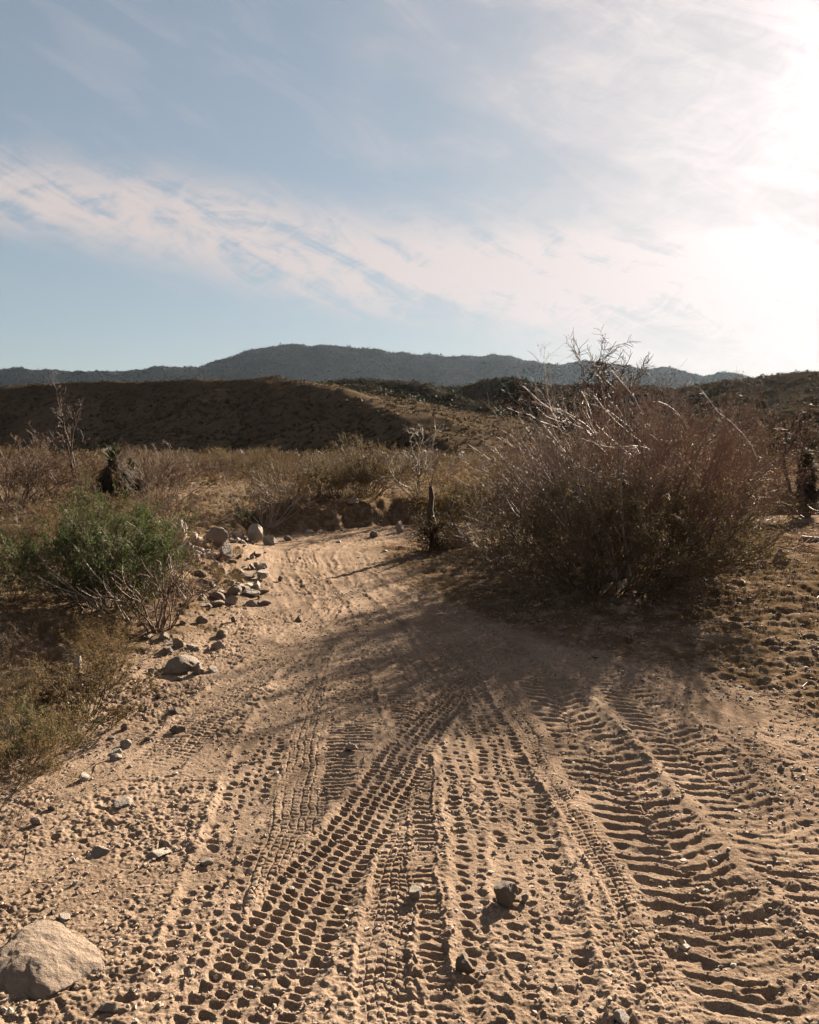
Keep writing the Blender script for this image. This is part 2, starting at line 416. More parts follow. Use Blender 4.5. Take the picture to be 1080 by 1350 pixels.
def M_bark(name, c1, c2, scale=30):
    m, t = mat_new(name); P = t.new('ShaderNodeTexCoord').outputs['Object']
    oi = t.new('ShaderNodeObjectInfo').outputs['Random']
    a = t.noise(P, scale, 4, .6); b = t.noise(P, 3.1, 2, .5)
    c = t.mix(t.ss(t.math('ADD', a, t.math('MULTIPLY_ADD', b, .8, -.4)), .36, .66), c1, c2)
    c = t.mix(t.math('MULTIPLY', oi, .25), c, tuple(v * 1.25 for v in c1))
    finish(t, principled(t, c, .62, bump(t, a, .5, .004), .05)); return m
def M_leaf(name, c1, c2, trans=.35, scale=6):
    m, t = mat_new(name); P = t.new('ShaderNodeTexCoord').outputs['Object']
    oi = t.new('ShaderNodeObjectInfo').outputs['Random']
    a = t.noise(P, scale, 5, .75)
    c = t.mix(t.ss(a, .36, .64), c1, c2)
    c = t.mix(t.math('MULTIPLY', oi, .3), c, (c1[0] * 1.3, c1[1], c1[2] * .8))
    p = principled(t, c, .85, None, .08)
    tr = t.new('ShaderNodeBsdfTranslucent'); t.l.new(c, tr.inputs[0])
    mx = t.new('ShaderNodeMixShader'); mx.inputs[0].default_value = trans
    t.l.new(p, mx.inputs[1]); t.l.new(tr.outputs[0], mx.inputs[2])
    finish(t, mx.outputs[0]); return m
def M_hill(name, c1, c2, c3, sc, bsc, bd):
    m, t = mat_new(name); P = t.new('ShaderNodeTexCoord').outputs['Object']
    a = t.noise(P, sc, 6, .65); b = t.noise(P, sc * 7, 5, .7); g = t.noise(P, sc * 40, 3, .7)
    c = t.mix(t.ss(a, .36, .64), c1, c2)
    c = t.mix(t.ss(b, .50, .62, 0, .75), c, c3)
    c = t.mix(t.ss(g, .53, .66, 0, .6), c, tuple(v * .6 for v in c3))
    n = bump(t, b, .6, bd * .5); n = bump(t, g, .5, bd * .12, n)
    finish(t, principled(t, c, 1.0, n, 0.0)); return m
SAND = M_sand()
ROCK = M_rock('granite_stone', (.20, .16, .128), (.27, .228, .187))
ROCKD = M_rock('brown_stone', (.115, .086, .065), (.17, .13, .10))
ROCKP = M_rock('pale_quartz_stone', (.29, .24, .195), (.37, .32, .27))
BARK_RED = M_bark('reddish_twig_bark', (.080, .054, .040), (.145, .100, .076))
BARK_PINK = M_bark('pinkish_twig_bark', (.145, .092, .072), (.245, .170, .132))
BARK_DARK = M_bark('dark_dead_bark', (.040, .029, .021), (.080, .058, .043))
BARK_PALE = M_bark('bleached_deadwood', (.17, .14, .115), (.27, .23, .19))
BARK_BROWN = M_bark('brown_shrub_bark', (.080, .058, .040), (.145, .105, .070))
LEAF_GREEN = M_leaf('creosote_leaf', (.028, .045, .014), (.064, .082, .026), .35)
LEAF_OLIVE = M_leaf('olive_brown_leaf', (.068, .050, .024), (.118, .083, .039), .35)
LEAF_RUST = M_leaf('rusty_dry_leaf', (.082, .050, .032), (.140, .088, .054), .28)
LEAF_STRAW = M_leaf('straw_dry_leaf', (.125, .090, .044), (.205, .15, .078), .3)
LEAF_YUCCA = M_leaf('yucca_blade', (.020, .028, .013), (.055, .060, .032), .2)
SKIRT = M_leaf('dead_yucca_blade', (.028, .024, .018), (.060, .050, .036), .15)
CHOLLA = M_leaf('cholla_spines', (.22, .19, .085), (.36, .31, .15), .3)

# ------------------------------------------------------------------ ground sheet
def make_ground():
    def steps(a, b, st): return np.arange(a, b, st)
    inner = np.arange(-37, 37.0001, .057)
    mid = 37 + np.cumsum(.057 * 1.045 ** np.arange(1, 90)); mid = mid[mid < 178]
    th = np.radians(np.concatenate([-mid[::-1], inner, mid]))
    rr = [.25]
    while rr[-1] < 1.9: rr.append(rr[-1] + .03)
    while rr[-1] < 5700:
        r = rr[-1]; st = max(.0036, .68 * r * r / (1.6 * 804)); st = min(st, r * .011)
        if r > 110: st = r * .05
        rr.append(r + st)
    rr = np.array(rr)
    TH, RR = np.meshgrid(th, rr)
    x = (RR * np.sin(TH)).ravel(); y = (RR * np.cos(TH)).ravel()
    z = Zbase(x, y)
    near = (RR.ravel() < 26) & (y > -2)
    D, pr, off = fine_relief(x[near], y[near])
    fade = 1 - sst(19, 26, np.hypot(x[near], y[near]))
    z[near] += D * fade
    pressed = np.zeros(len(x)); pressed[near] = pr * fade
    rough = np.ones(len(x)); rough[near] = off * fade + (1 - fade)
    farr = np.hypot(x, y)
    z = z + 0.05 * pn(x / 3, y / 3, 90) * sst(20, 40, farr) * (1 - sst(150, 400, farr))
    nr, nc = len(rr), len(th)
    i = np.arange((nr - 1) * nc).reshape(nr - 1, nc)
    a = i[:, :-1].ravel(); q = np.stack([a, a + 1, a + nc + 1, a + nc], 1)[:, ::-1]
    # close the ring behind the viewer
    e = i[:, -1]; s = i[:, 0]; q2 = np.stack([e, s, s + nc, e + nc], 1)[:, ::-1]
    # close the middle
    c = len(x); x = np.append(x, 0); y = np.append(y, 0); z = np.append(z, Zs(0, 0)); pressed = np.append(pressed, 0); rough = np.append(rough, 0)
    k = np.arange(nc); tri = np.stack([np.full(nc, c), (k + 1) % nc, k], 1)
    me = mesh_np('ground', np.stack([x, y, z], 1), [np.concatenate([q, q2]), tri], SAND, True, {'pressed': pressed, 'rough': rough})
    tag(link('ground', me), kind='structure')
    print('ground', len(x), round(time.time() - T0, 1))
make_ground()

# ------------------------------------------------------------------ hills and mountain
def ridge_height(x, y, ridges, pw=1.0):
    """each ridge: (list of 3-D crest points, slope, roundness m)"""
    H = np.full(x.shape, -1e3)
    for pts, k, c in ridges:
        pts = np.array(pts)
        for p, q in zip(pts[:-1], pts[1:]):
            dx, dy = q[0] - p[0], q[1] - p[1]; L2 = dx * dx + dy * dy
            s = np.clip(((x - p[0]) * dx + (y - p[1]) * dy) / L2, 0, 1)
            d = np.hypot(x - p[0] - s * dx, y - p[1] - s * dy)
            if callable(k): kk = k(x, y)
            else: kk = k
            h = p[2] + s * (q[2] - p[2]) - kk * (np.sqrt(d * d + c * c) - c)
            H = np.maximum(H, h)
    return H
def make_hill(name, ridges, x0, x1, y0, y1, n, m, namp, nsc, octs, mat, seed, ridged=False):
    X, Y = np.meshgrid(np.linspace(x0, x1, n), np.linspace(y0, y1, m))
    wx = nsc * .35 * fbm(X, Y, nsc * 1.5, 2, seed + 50); wy = nsc * .35 * fbm(X, Y, nsc * 1.5, 2, seed + 60)
    h = ridge_height(X + wx, Y + wy, ridges)
    nz = fbm(X, Y, nsc, octs, seed, .55)
    if ridged: nz = .5 - np.abs(fbm(X, Y, nsc * 1.4, octs, seed + 7, .52)) * 1.5 + .3 * nz
    up = sst(-2, namp * 5, h)
    h = h + namp * nz * (.25 + .75 * up)
    h = np.maximum(h, -3)
    i = np.arange(n * (m - 1)).reshape(m - 1, n)[:, :-1].ravel()
    q = np.stack([i, i + 1, i + n + 1, i + n], 1)
    me = mesh_np(name, np.stack([X.ravel(), Y.ravel(), h.ravel()], 1), q, mat, True)
    o = link(name, me); tag(o, kind='structure')
    return X, Y, h
SCRUB = M_leaf('far_scrub', (.022, .022, .011), (.040, .036, .018), .1)
SCRUB_B = M_leaf('far_brown_scrub', (.040, .030, .017), (.065, .046, .026), .1)
SCRUB_M = M_leaf('mountain_chaparral', (.006, .008, .008), (.018, .018, .017), .0, .01)
HM1 = M_hill('brown_hillside', (.085, .061, .041), (.058, .042, .028), (.033, .027, .018), .05, .4, .5)
HM2 = M_hill('green_brown_hillside', (.034, .026, .017), (.044, .032, .021), (.018, .017, .010), .02, .1, 1.2)
HM3 = M_hill('mountain_scrub', (.009, .011, .012), (.024, .023, .022), (.004, .005, .005), .006, .02, 60)
V = lambda lst: [P3(*a) for a in lst]
near_k = lambda x, y: .68 - .47 * sst(-6, 14, x - (-32.5 + (y - 200) * -.305))       # steep shaded face left, gentle flank right
near_ridges = [
 (V([(-420,540,250),(-200,520,245),(-60,513,240),(60,507,232),(150,503,225),(240,501,215),(310,499,208),(368,497,200),(400,503,192),(450,515,180),(500,532,168),(560,549,155),(620,563,145),(690,582,132),(740,598,125)]), near_k, 3),
 (V([(368,497,200),(392,520,180),(412,548,165),(428,580,150),(440,600,140)]), .50, 4),
 (V([(310,499,208),(270,530,190),(230,570,170)]), .55, 5),
 (V([(480,524,172),(505,560,150),(530,594,128)]), .42, 4)]
NX, NY, NH = make_hill('hill', near_ridges, -260, 60, 112, 330, 420, 300, 0.7, 13, 5, HM1, 3)
mid_ridges = [
 (V([(340,520,520),(420,507,470),(470,502,455),(520,502,445),(560,508,430),(600,520,400),(650,545,370),(700,575,330)]), .5, 10),
 (V([(560,515,520),(600,511,500),(640,502,480),(675,500,470),(705,505,455),(735,525,430),(760,560,400)]), .5, 12),
 (V([(675,500,470),(655,530,420),(640,565,370)]), .55, 8),
 (V([(440,504,460),(520,520,380),(590,545,320),(640,568,280)]), .5, 8)]
MX, MY, MH = make_hill('middle_hill', mid_ridges, -160, 200, 240, 640, 320, 300, 2.0, 32, 5, HM2, 13)
right_ridges = [
 (V([(690,515,640),(740,507,650),(800,505,640),(850,508,620),(900,511,600),(955,504,560),(1000,498,520),(1080,490,480),(1180,480,440),(1320,470,400)]), .45, 14),
 (V([(900,511,600),(880,540,480),(860,570,380)]), .5, 10),
 (V([(1000,498,520),(960,530,400),(930,575,300)]), .5, 10),
 (V([(1080,490,480),(1060,535,340),(1040,580,240)]), .5, 10)]
RX, RY, RH = make_hill('right_hill', right_ridges, 60, 480, 180, 800, 300, 320, 2.2, 38, 5, HM2, 23)
TX, TY, TH_ = make_hill('mountain', [
 (V([(-500,505,4300),(-200,496,4200),(0,490,4000),(45,488,3950),(100,494,3900),(150,489,3900),(205,486,3900),(265,483,3950),(305,475,4000),(335,464,4000),(362,457,4030),(392,455,4050),(425,457.5,4020),(470,461,4000),(520,466,4000),(570,468,4000),(610,472,4000),(655,470,4000),(700,477,3950),(735,482,3900),(765,478,3900),(805,483,3900),(850,491,3900),(882,488,3900),(925,498,3900),(950,494,3900),(980,504,3900),(1080,520,3900)]), .55, 130),
 (V([(395,455,4050),(360,500,3500),(330,545,3000)]), .5, 40), (V([(470,462,4000),(500,500,3400),(480,540,2900)]), .5, 40),
 (V([(610,472,4000),(600,505,3400),(640,545,2900)]), .5, 40), (V([(765,478,3900),(720,510,3400),(740,550,2800)]), .5, 40),
 (V([(265,483,3950),(230,515,3400),(190,550,3000)]), .5, 40), (V([(45,488,3950),(80,520,3300),(60,560,2800)]), .5, 40),
 (V([(882,488,3900),(900,520,3300),(860,560,2800)]), .5, 40)],
 -3200, 2600, 2500, 5600, 720, 420, 24, 210, 6, HM3, 33, True)
print('hills', round(time.time() - T0, 1))

# ------------------------------------------------------------------ scatter mesh for far scrub (nobody could count it)
def tuft_cloud(P, size, ntri, rg, flat=.7, tri=.42):
    """many small shrubs, each a spray of little triangles"""
    n = len(P); c = rg.normal(size=(n, ntri, 3)); c /= np.linalg.norm(c, axis=2, keepdims=True)
    c *= rg.uniform(.25, 1, (n, ntri, 1)); c[:, :, 2] = np.abs(c[:, :, 2]) * flat
    c = P[:, None, :] + c * size[:, None, None]
    d = rg.normal(size=(n, ntri, 3, 3)) * (size[:, None, None, None] * tri)
    v = (c[:, :, None, :] + d).reshape(-1, 3)
    return v, np.arange(len(v)).reshape(-1, 3)
def hill_scrub(name, X, Y, H, count, smin, smax, ntri, mat, seed, label, zmin=.5):
    rg = np.random.default_rng(seed); m, n = X.shape
    u = rg.uniform(0, n - 1.001, count * 2); v = rg.uniform(0, m - 1.001, count * 2)
    i, j = u.astype(int), v.astype(int); fu, fv = u - i, v - j
    def bl(A): return (A[j, i] * (1 - fu) + A[j, i + 1] * fu) * (1 - fv) + (A[j + 1, i] * (1 - fu) + A[j + 1, i + 1] * fu) * fv
    P = np.stack([bl(X), bl(Y), bl(H)], 1)
    dens = fbm(P[:, 0], P[:, 1], (X.max() - X.min()) / 14, 3, seed)
    P = P[(P[:, 2] > zmin) & (dens > -.35)][:count]
    s = rg.uniform(smin, smax, len(P)) * rg.uniform(.6, 1.2, len(P))
    v, f = tuft_cloud(P, s, ntri, rg)
    tag(link(name, mesh_np(name, v, f, mat)), label, 'scrub', kind='stuff')
hill_scrub('hillside_scrub', NX, NY, NH, 24000, .18, .50, 9, SCRUB_B, 1, 'small dark scrub dotted over the near brown hill')
hill_scrub('hillside_scrub', MX, MY, MH, 12000, .7, 1.6, 8, SCRUB, 2, 'dark green scrub covering the low hills in the middle distance')
hill_scrub('hillside_scrub', RX, RY, RH, 11000, .7, 1.6, 8, SCRUB_B, 3, 'brown scrub covering the hazy hill at the right')

# ------------------------------------------------------------------ plant builder
def norm(v): return v / np.maximum(np.linalg.norm(v, axis=-1, keepdims=True), 1e-9)
def grow(rg, P, D, L, K, wander, lift):
    pts = [P]; d = D
    for k in range(K - 1):
        d = norm(d + rg.normal(size=d.shape) * wander + np.array([0, 0, lift]))
        pts.append(pts[-1] + d * (L / (K - 1))[:, None])
    return np.stack(pts, 1)
def kids(rg, pts, m, lo, ang, ratio, L, angv=.35):
    N, K, _ = pts.shape
    idx = np.repeat(np.arange(N), m); n = len(idx)
    f = rg.uniform(lo, .98, n) * (K - 1); i = np.minimum(f.astype(int), K - 2); fr = (f - i)[:, None]
    A, B = pts[idx, i], pts[idx, i + 1]; P = A + (B - A) * fr; D = norm(B - A)
    pr = norm(np.cross(D, rg.normal(size=(n, 3))))
    a = ang * (1 + angv * rg.normal(size=n))[:, None]
    return P, norm(D * np.cos(a) + pr * np.sin(a)), L[idx] * ratio * rg.uniform(.55, 1.2, n) * (1.15 - .45 * f / (K - 1)), idx
def tubes(pts, r0, r1, S=3):
    """pts N,K,3; r0, r1 start and end radius arrays"""
    N, K, _ = pts.shape
    T = np.empty_like(pts); T[:, 1:-1] = pts[:, 2:] - pts[:, :-2]; T[:, 0] = pts[:, 1] - pts[:, 0]; T[:, -1] = pts[:, -1] - pts[:, -2]
    T = norm(T); ref = norm(np.cross(T[:, :1], np.array([.31, .77, .55]))) + 1e-6
    A = norm(np.cross(T, np.cross(ref, T))); B = np.cross(T, A)
    k = np.linspace(0, 1, K)[None, :, None]
    r = (r0[:, None, None] * (1 - k) + r1[:, None, None] * k)
    ang = np.arange(S) * 2 * np.pi / S
    V_ = pts[:, :, None, :] + (A[:, :, None, :] * np.cos(ang)[None, None, :, None] + B[:, :, None, :] * np.sin(ang)[None, None, :, None]) * r[:, :, None, :]
    v = V_.reshape(-1, 3)
    base = (np.arange(N)[:, None, None] * K + np.arange(K - 1)[None, :, None]) * S + np.arange(S)[None, None, :]
    nx = (np.arange(N)[:, None, None] * K + np.arange(K - 1)[None, :, None]) * S + ((np.arange(S) + 1) % S)[None, None, :]
    q = np.stack([base, nx, nx + S, base + S], -1).reshape(-1, 4)
    return v, q
def join(parts):
    vs, fs, o = [], [], 0
    for v, f in parts:
        vs.append(v); fs.append(f + o); o += len(v)
    return np.concatenate(vs), np.concatenate(fs)
def leaves(rg, pts, n, size, jit, lo=.2):
    N, K, _ = pts.shape
    i = rg.integers(0, N, n); f = rg.uniform(lo, .999, n) * (K - 1); j = f.astype(int); fr = (f - j)[:, None]
    c = pts[i, j] * (1 - fr) + pts[i, j + 1] * fr + rg.normal(size=(n, 3)) * jit
    a = norm(rg.normal(size=(n, 3))); b = norm(np.cross(a, rg.normal(size=(n, 3))))
    s = (size * rg.uniform(.5, 1.4, n))[:, None]
    v = np.stack([c - a * s, c + b * s * .45, c + a * s, c - b * s * .45], 1).reshape(-1, 3)
    return v, np.arange(n * 4).reshape(-1, 4)
def shrub(name, seed, H=1., Rb=.15, spread=.9, stems=22, m1=5, m2=5, m3=0, r=.010, wander=.16, lift=.05,
          nleaf=0, lsize=.010, ljit=.015, bark=None, twig=None, leaf=None, lean=(0, 0), ang=.5, tw_r=.0022, l0=.35, ratio=.5):
    """returns [(part name, mesh)...]; unit metres, base at the origin"""
    rg = np.random.default_rng(seed)
    a = rg.uniform(0, 2 * np.pi, stems); q = np.sqrt(rg.uniform(0, 1, stems)); P = np.stack([np.cos(a) * q * Rb, np.sin(a) * q * Rb, np.full(stems, -.04)], 1)
    tilt = spread * (.15 + .85 * q) * rg.uniform(.6, 1.15, stems); a2 = a + rg.normal(size=stems) * .3
    D = np.stack([np.sin(tilt) * np.cos(a2) + lean[0], np.sin(tilt) * np.sin(a2) + lean[1], np.cos(tilt)], 1)
    L = H * rg.uniform(.65, 1.12, stems) * (1 + .25 * np.sin(tilt))
    s0 = grow(rg, P, norm(D), L, 8, wander, lift)
    P1, D1, L1, i1 = kids(rg, s0, m1, l0, ang, ratio, L)
    s1 = grow(rg, P1, D1, L1, 6, wander * 1.2, lift)
    P2, D2, L2, i2 = kids(rg, s1, m2, .15, ang * 1.1, ratio * 1.02, L1)
    s2 = grow(rg, P2, D2, L2, 5, wander * 1.5, lift * .8)
    rs = r * rg.uniform(.6, 1.25, stems)
    parts = [('branches', mesh_np('branches', *join([tubes(s0, rs, rs * .35, 5), tubes(s1, rs[i1] * .45, rs[i1] * .18 + tw_r * .5, 3)]), bark, True))]
    tw = [tubes(s2, np.full(len(s2), tw_r * 1.3), np.full(len(s2), tw_r * .6), 3)]; last = s2
    if m3:
        P3_, D3, L3, _ = kids(rg, s2, m3, .15, ang * 1.2, ratio * 1.05, L2)
        s3 = grow(rg, P3_, D3, L3, 3, wander * 1.6, lift * .5)
        tw.append(tubes(s3, np.full(len(s3), tw_r), np.full(len(s3), tw_r * .5), 3)); last = s3
    parts.append(('twigs', mesh_np('twigs', *join(tw), twig or bark)))
    if nleaf: parts.append(('foliage', mesh_np('foliage', *leaves(rg, last, nleaf, lsize, ljit), leaf)))
    return parts
def put(proto, name, label, cat, x, y, s=1., rz=0., group=None, sz=None, dz=0.):
    e = bpy.data.objects.new(name, None); col.objects.link(e); e.empty_display_size = .1
    if any(proto is q for q in K.values()) and 'yucca' not in name and 'cholla' not in name: s *= .68
    e.location = (x, y, Zs(x, y) + dz); e.rotation_euler = (0, 0, rz); e.scale = (s, s, sz if sz else s)
    tag(e, label, cat, group)
    for n, me in proto: link(n, me, e)
    return e

# ------------------------------------------------------------------ stones
def ico(sub):
    bm = bmesh.new(); bmesh.ops.create_icosphere(bm, subdivisions=sub, radius=1)
    v = np.array([p.co[:] for p in bm.verts]); f = np.array([[q.index for q in p.verts] for p in bm.faces]); bm.free()
    return v, f
ICO3, ICO1, ICO5 = ico(4), ico(1), ico(6)
def stone_mesh(name, seed, mat, base=None, cuts=9, rough=.05, smooth=False, cut=(.45, .85)):
    rg = np.random.default_rng(seed); v, f = (base or ICO3); v = v.copy()
    for _ in range(cuts):
        n = norm(rg.normal(size=3)); c = rg.uniform(*cut); d = v @ n
        v = v - np.maximum(d - c, 0)[:, None] * n
    k = rg.uniform(-50, 50, 3)
    dn = fbm(v[:, 0] * 1.0 + k[0] + v[:, 2] * .7, v[:, 1] + k[1] - v[:, 2] * .6, .7, 5, seed % 90, .6)
    v = v * (1 + rough * 2.2 * dn)[:, None]
    v = v / np.abs(v).max(0)
    return mesh_np(name, v, f, mat, smooth)
STONES = {m.name: [stone_mesh('stone', 100 + i * 7 + len(m.name), m, cuts=10) for i in range(6)] for m in (ROCK, ROCKD, ROCKP)}
nst = [0]
def stone(x, y, wx, wy, wz, label, mat=ROCK, sink=.35, rz=None, group=None, name='stone', me=None, cat='stone', tilt=(0, 0)):
    nst[0] += 1
    me = me or STONES[mat.name][nst[0] % 6]
    o = link(name, me); o.scale = (wx / 2, wy / 2, wz / 2)
    o.location = (x, y, Zs(x, y) + wz / 2 * (1 - 2 * sink))
    o.rotation_euler = (tilt[0], tilt[1], rng.uniform(-3.1, 3.1) if rz is None else rz)
    tag(o, label, cat, group)
    return o
def stone_px(px, py, wp, hp, label, mat=ROCK, **k):
    x, y, z = G(px, py); sc = y / F
    dep = k.pop('depth', .8)
    return stone(x, y + wp * sc * .3, wp * sc, wp * sc * dep, hp * sc * 1.45, label, mat, **k)

# the boulder in the lower left corner
ROCKT = M_rock('tan_weathered_granite', (.155, .112, .080), (.215, .160, .118), 6)
bo = stone_mesh('boulder', 78, ROCKT, ICO5, cuts=14, rough=.075, smooth=True, cut=(.74, .99))
x, y, z = G(60, 1290)
o = link('boulder', bo); o.scale = (.185, .16, .056); o.location = (x - .01, y + .06, z + .002); o.rotation_euler = (.05, .20, -.45)
tag(o, 'large rounded pale tan boulder half buried in the sand at the bottom left corner', 'boulder')
NAMED = [
 (547,1186,26,17,'grey stone with a flat top on the fine tread beside the ladder track',ROCK,.3),
 (666,1192,42,24,'largest stone lying on the tyre tracks, brown with a pale facet',ROCKD,.3),
 (692,1188,16,12,'small pinkish pebble touching the largest stone on the tyre tracks',ROCKP,.4),
 (613,1282,27,20,'dark striped round stone in the tyre tracks nearest the viewer',ROCKD,.3),
 (640,1284,12,6,'tiny flat chip just beside the dark striped round stone',ROCKP,.4),
 (462,990,24,10,'pale sharp stone casting a dark shadow on the middle tyre tracks',ROCKP,.3),
 (822,1349,28,12,'pale flat stone cut off by the bottom edge of the photo',ROCKP,.4),
 (205,1131,36,10,'pale flat slab stone pressed into sand left of the fine tyre tread',ROCKP,.5),
 (128,1130,36,12,'flat tan stone level with sand, left of the pale flat slab stone',ROCK,.5),
 (270,1140,20,7,'small flat pinkish stone right of the pale flat slab stone',ROCKP,.5),
 (83,1214,20,8,'small pale flake of stone just above the large boulder',ROCKP,.45),
 (140,1335,30,12,'small flat grey stone in the sand right below the large boulder',ROCK,.45),
 (228,888,66,20,'long dark flat rock lying at the left verge of the lane',ROCKD,.35),
 (260,890,22,16,'pale grey rock touching the right end of the long dark flat rock',ROCK,.3),
 (281,886,20,9,'pale tan rock, right end of the row with the long dark flat rock',ROCKP,.35),
 (101,888,16,22,'pale pointed rock standing behind the low olive shrub',ROCKP,.25),
 (105,932,12,12,'pinkish round stone glimpsed through the low olive shrub',ROCKP,.3),
 (163,963,10,10,'small tan stone on bare sand right of the low olive shrub',ROCK,.3),
 (164,986,20,9,'topmost of the three flat white stones beside the left shrubs',ROCKP,.35),
 (153,995,20,8,'middle one of the three flat white stones beside the left shrubs',ROCKP,.35),
 (152,1003,20,8,'lowest of the three flat white stones beside the left shrubs',ROCKP,.35),
 (109,1030,18,10,'light grey angular stone at the tip of the left edge shrub',ROCKP,.35),
 (46,1088,17,11,'grey angular stone below the left edge shrub on open sand',ROCK,.3),
 (232,965,22,8,'dark flat stone on open sand between left shrubs and tyre tracks',ROCKD,.35),
 (196,978,18,7,'dark sliver of stone left below the dark flat stone on open sand',ROCKD,.4),
 (228,942,20,8,'brown low stone with pale top above the dark flat stone',ROCKD,.35),
 (192,938,9,7,'small dark stone on pale sand right of the low olive shrub tips',ROCKD,.3),
 (160,1064,34,8,'pale flat stone flush with the sand below the left shrubs',ROCKP,.5),
 (332,716,32,24,'biggest round grey boulder on the edge where the lane bends',ROCK,.2),
 (355,718,20,13,'smaller round grey boulder right of the biggest one at the bend',ROCK,.25),
 (237,722,20,30,'tall pale block of rock, left end of the stone pile',ROCKP,.15),
 (255,722,24,17,'pale curved rock next to the tall pale block in the stone pile',ROCK,.2),
 (283,724,34,24,'wide brown rock with a bright right edge in the stone pile',ROCKD,.2),
 (246,736,28,18,'rounded grey rock below the tall pale block in the stone pile',ROCK,.25),
 (313,714,18,13,'small pale rock left of the biggest boulder at the bend',ROCKP,.2),
 (297,738,30,20,'brown rounded rock in the middle of the stone pile',ROCKD,.25),
 (346,762,22,12,'grey flat topped stone on the lane edge below the stone pile',ROCK,.3),
 (370,765,10,6,'small dark stone on sand just right of the lane edge stone',ROCKD,.3),
 (305,797,22,12,'grey rounded stone low in the stone pile above the pale sticks',ROCK,.3),
 (329,775,22,6,'pale flat slab on the slope between stone pile and lane',ROCKP,.4),
 (394,819,12,7,'dark pebble on the smooth pale strip of the lane',ROCKD,.35),
 (527,702,14,16,'sharp upright two toned rock at the foot of the far bank',ROCK,.2),
 (493,708,14,8,'brown stone on the far edge of the bend',ROCKD,.3),
 (446,715,10,4,'flat white chip of stone on the sandy bend',ROCKP,.4),
 (508,728,9,4,'tiny white stone on the sandy bend left of the stump',ROCKP,.4),
 (462,690,24,8,'pale slab under the grass mound on the far bank',ROCK,.3),
 (424,692,20,8,'tilted slab at the left foot of the far bank',ROCK,.3),
 (405,700,18,7,'small pale tilted slab where the far bank meets the lane',ROCKP,.3),
 (380,712,14,6,'small brown stone right of the boulders at the bend',ROCKD,.3),
 (942,748,22,16,'dark rounded stone on the rough ground right of the big bush',ROCKD,.25),
 (890,762,24,12,'dark stone at the right foot of the big bush',ROCKD,.3),
 (912,750,18,10,'flat brown stone between two dark stones right of the big bush',ROCKD,.3),
 (1032,746,26,20,'dark upright stone on rough ground near the right edge',ROCKD,.25),
 (1008,750,16,10,'smaller dark stone left of the upright one near the right edge',ROCKD,.3),
 (1073,716,26,12,'grey green flat stone at the right edge in the shadow of the yucca',ROCK,.3),
 (980,756,14,8,'low brown stone right of the big bush shadow',ROCKD,.35),
 (975,815,12,6,'lone small pebble on the open ground at right',ROCK,.35),
]
for px, py, wp, hp, lab, mt, sk in NAMED: stone_px(px, py, wp, hp, lab, mt, sink=sk)
# leaning slab at the stump
def slab_mesh():
    bm = bmesh.new()
    A = [(-.30, -.05, -.12), (.36, -.08, -.12), (.40, .12, -.12), (-.26, .16, -.12), (-.24, .04, .30), (-.10, .10, .33), (.10, .07, .17)]
    for p in A: bm.verts.new(p)
    bmesh.ops.convex_hull(bm, input=bm.verts)
    bmesh.ops.subdivide_edges(bm, edges=bm.edges[:], cuts=5, use_grid_fill=True)
    bmesh.ops.triangulate(bm, faces=bm.faces[:])
    v = np.array([q.co[:] for q in bm.verts]); f = np.array([[q.index for q in p.verts] for p in bm.faces]); bm.free()
    v += (.018 * fbm(v[:, 0] + v[:, 2], v[:, 1] * 2 + v[:, 2], .12, 4, 7))[:, None]
    return mesh_np('rock_slab', v, f, ROCKD)
x, y, z = G(604, 722)
o = link('rock_slab', slab_mesh()); o.location = (x, y + .1, z + .02); o.rotation_euler = (0, 0, -.15); o.scale = (1.05,) * 3
tag(o, 'triangular grey slab leaning against the dark stump beside the lane', 'rock')
# pile at the bend, slope below the bank, and loose verge stones
def edge_stones(n, seed):
    rg = np.random.default_rng(seed); c = 0
    while c < n:
        y = rg.uniform(5, 13.5); x = rg.uniform(-4.2, -1.2); d = road_dist(np.array([x]), np.array([y]))[0][0] - 1.0 - 1.2 * float(sst(7.5, 2.5, y))
        if not 0.0 < d < .9 * rg.uniform(): continue
        s = .03 + .14 * rg.uniform() ** 2.5; c += 1
        stone(x, y, s * rg.uniform(.8, 1.4), s * rg.uniform(.5, 1), s * rg.uniform(.4, .8), 'small weathered stone strung along the left edge of the lane', (ROCK, ROCKD, ROCKP)[c % 3], sink=rg.uniform(.3, .5), group='stones along the left edge of the lane', tilt=(rg.normal() * .2, rg.normal() * .2))
edge_stones(44, 12)
def scatter_stones(n, region, smin, smax, label, group, mats, seed, dep=(.5, 1.), hgt=(.45, .9)):
    rg = np.random.default_rng(seed)
    for i in range(n):
        px = rg.uniform(region[0], region[1]); py = rg.uniform(region[2], region[3])
        x, y, z = G(px, py); s = (smin + (smax - smin) * rg.uniform() ** 1.7)
        o = stone(x, y, s * rg.uniform(.8, 1.3), s * rg.uniform(*dep), s * rg.uniform(*hgt), label, mats[i % len(mats)], sink=rg.uniform(.2, .45), group=group, tilt=(rg.normal() * .3, rg.normal() * .3))
scatter_stones(110, (235, 350, 706, 800), .05, .26, 'broken stone in the heap spilling down beside the bend of the lane', 'stones of the heap at the bend', (ROCK, ROCKD, ROCKP, ROCKD), 1, (.4, .9), (.3, .65))
scatter_stones(26, (180, 320, 790, 900), .03, .12, 'loose stone on the litter strewn left verge below the stone heap', 'loose stones on the left verge', (ROCK, ROCKD), 2)
scatter_stones(34, (380, 560, 655, 706), .04, .17, 'weathered stone on the eroded far bank behind the bend', 'stones on the far bank', (ROCK, ROCKD), 3, (.3, .6), (.3, .5))
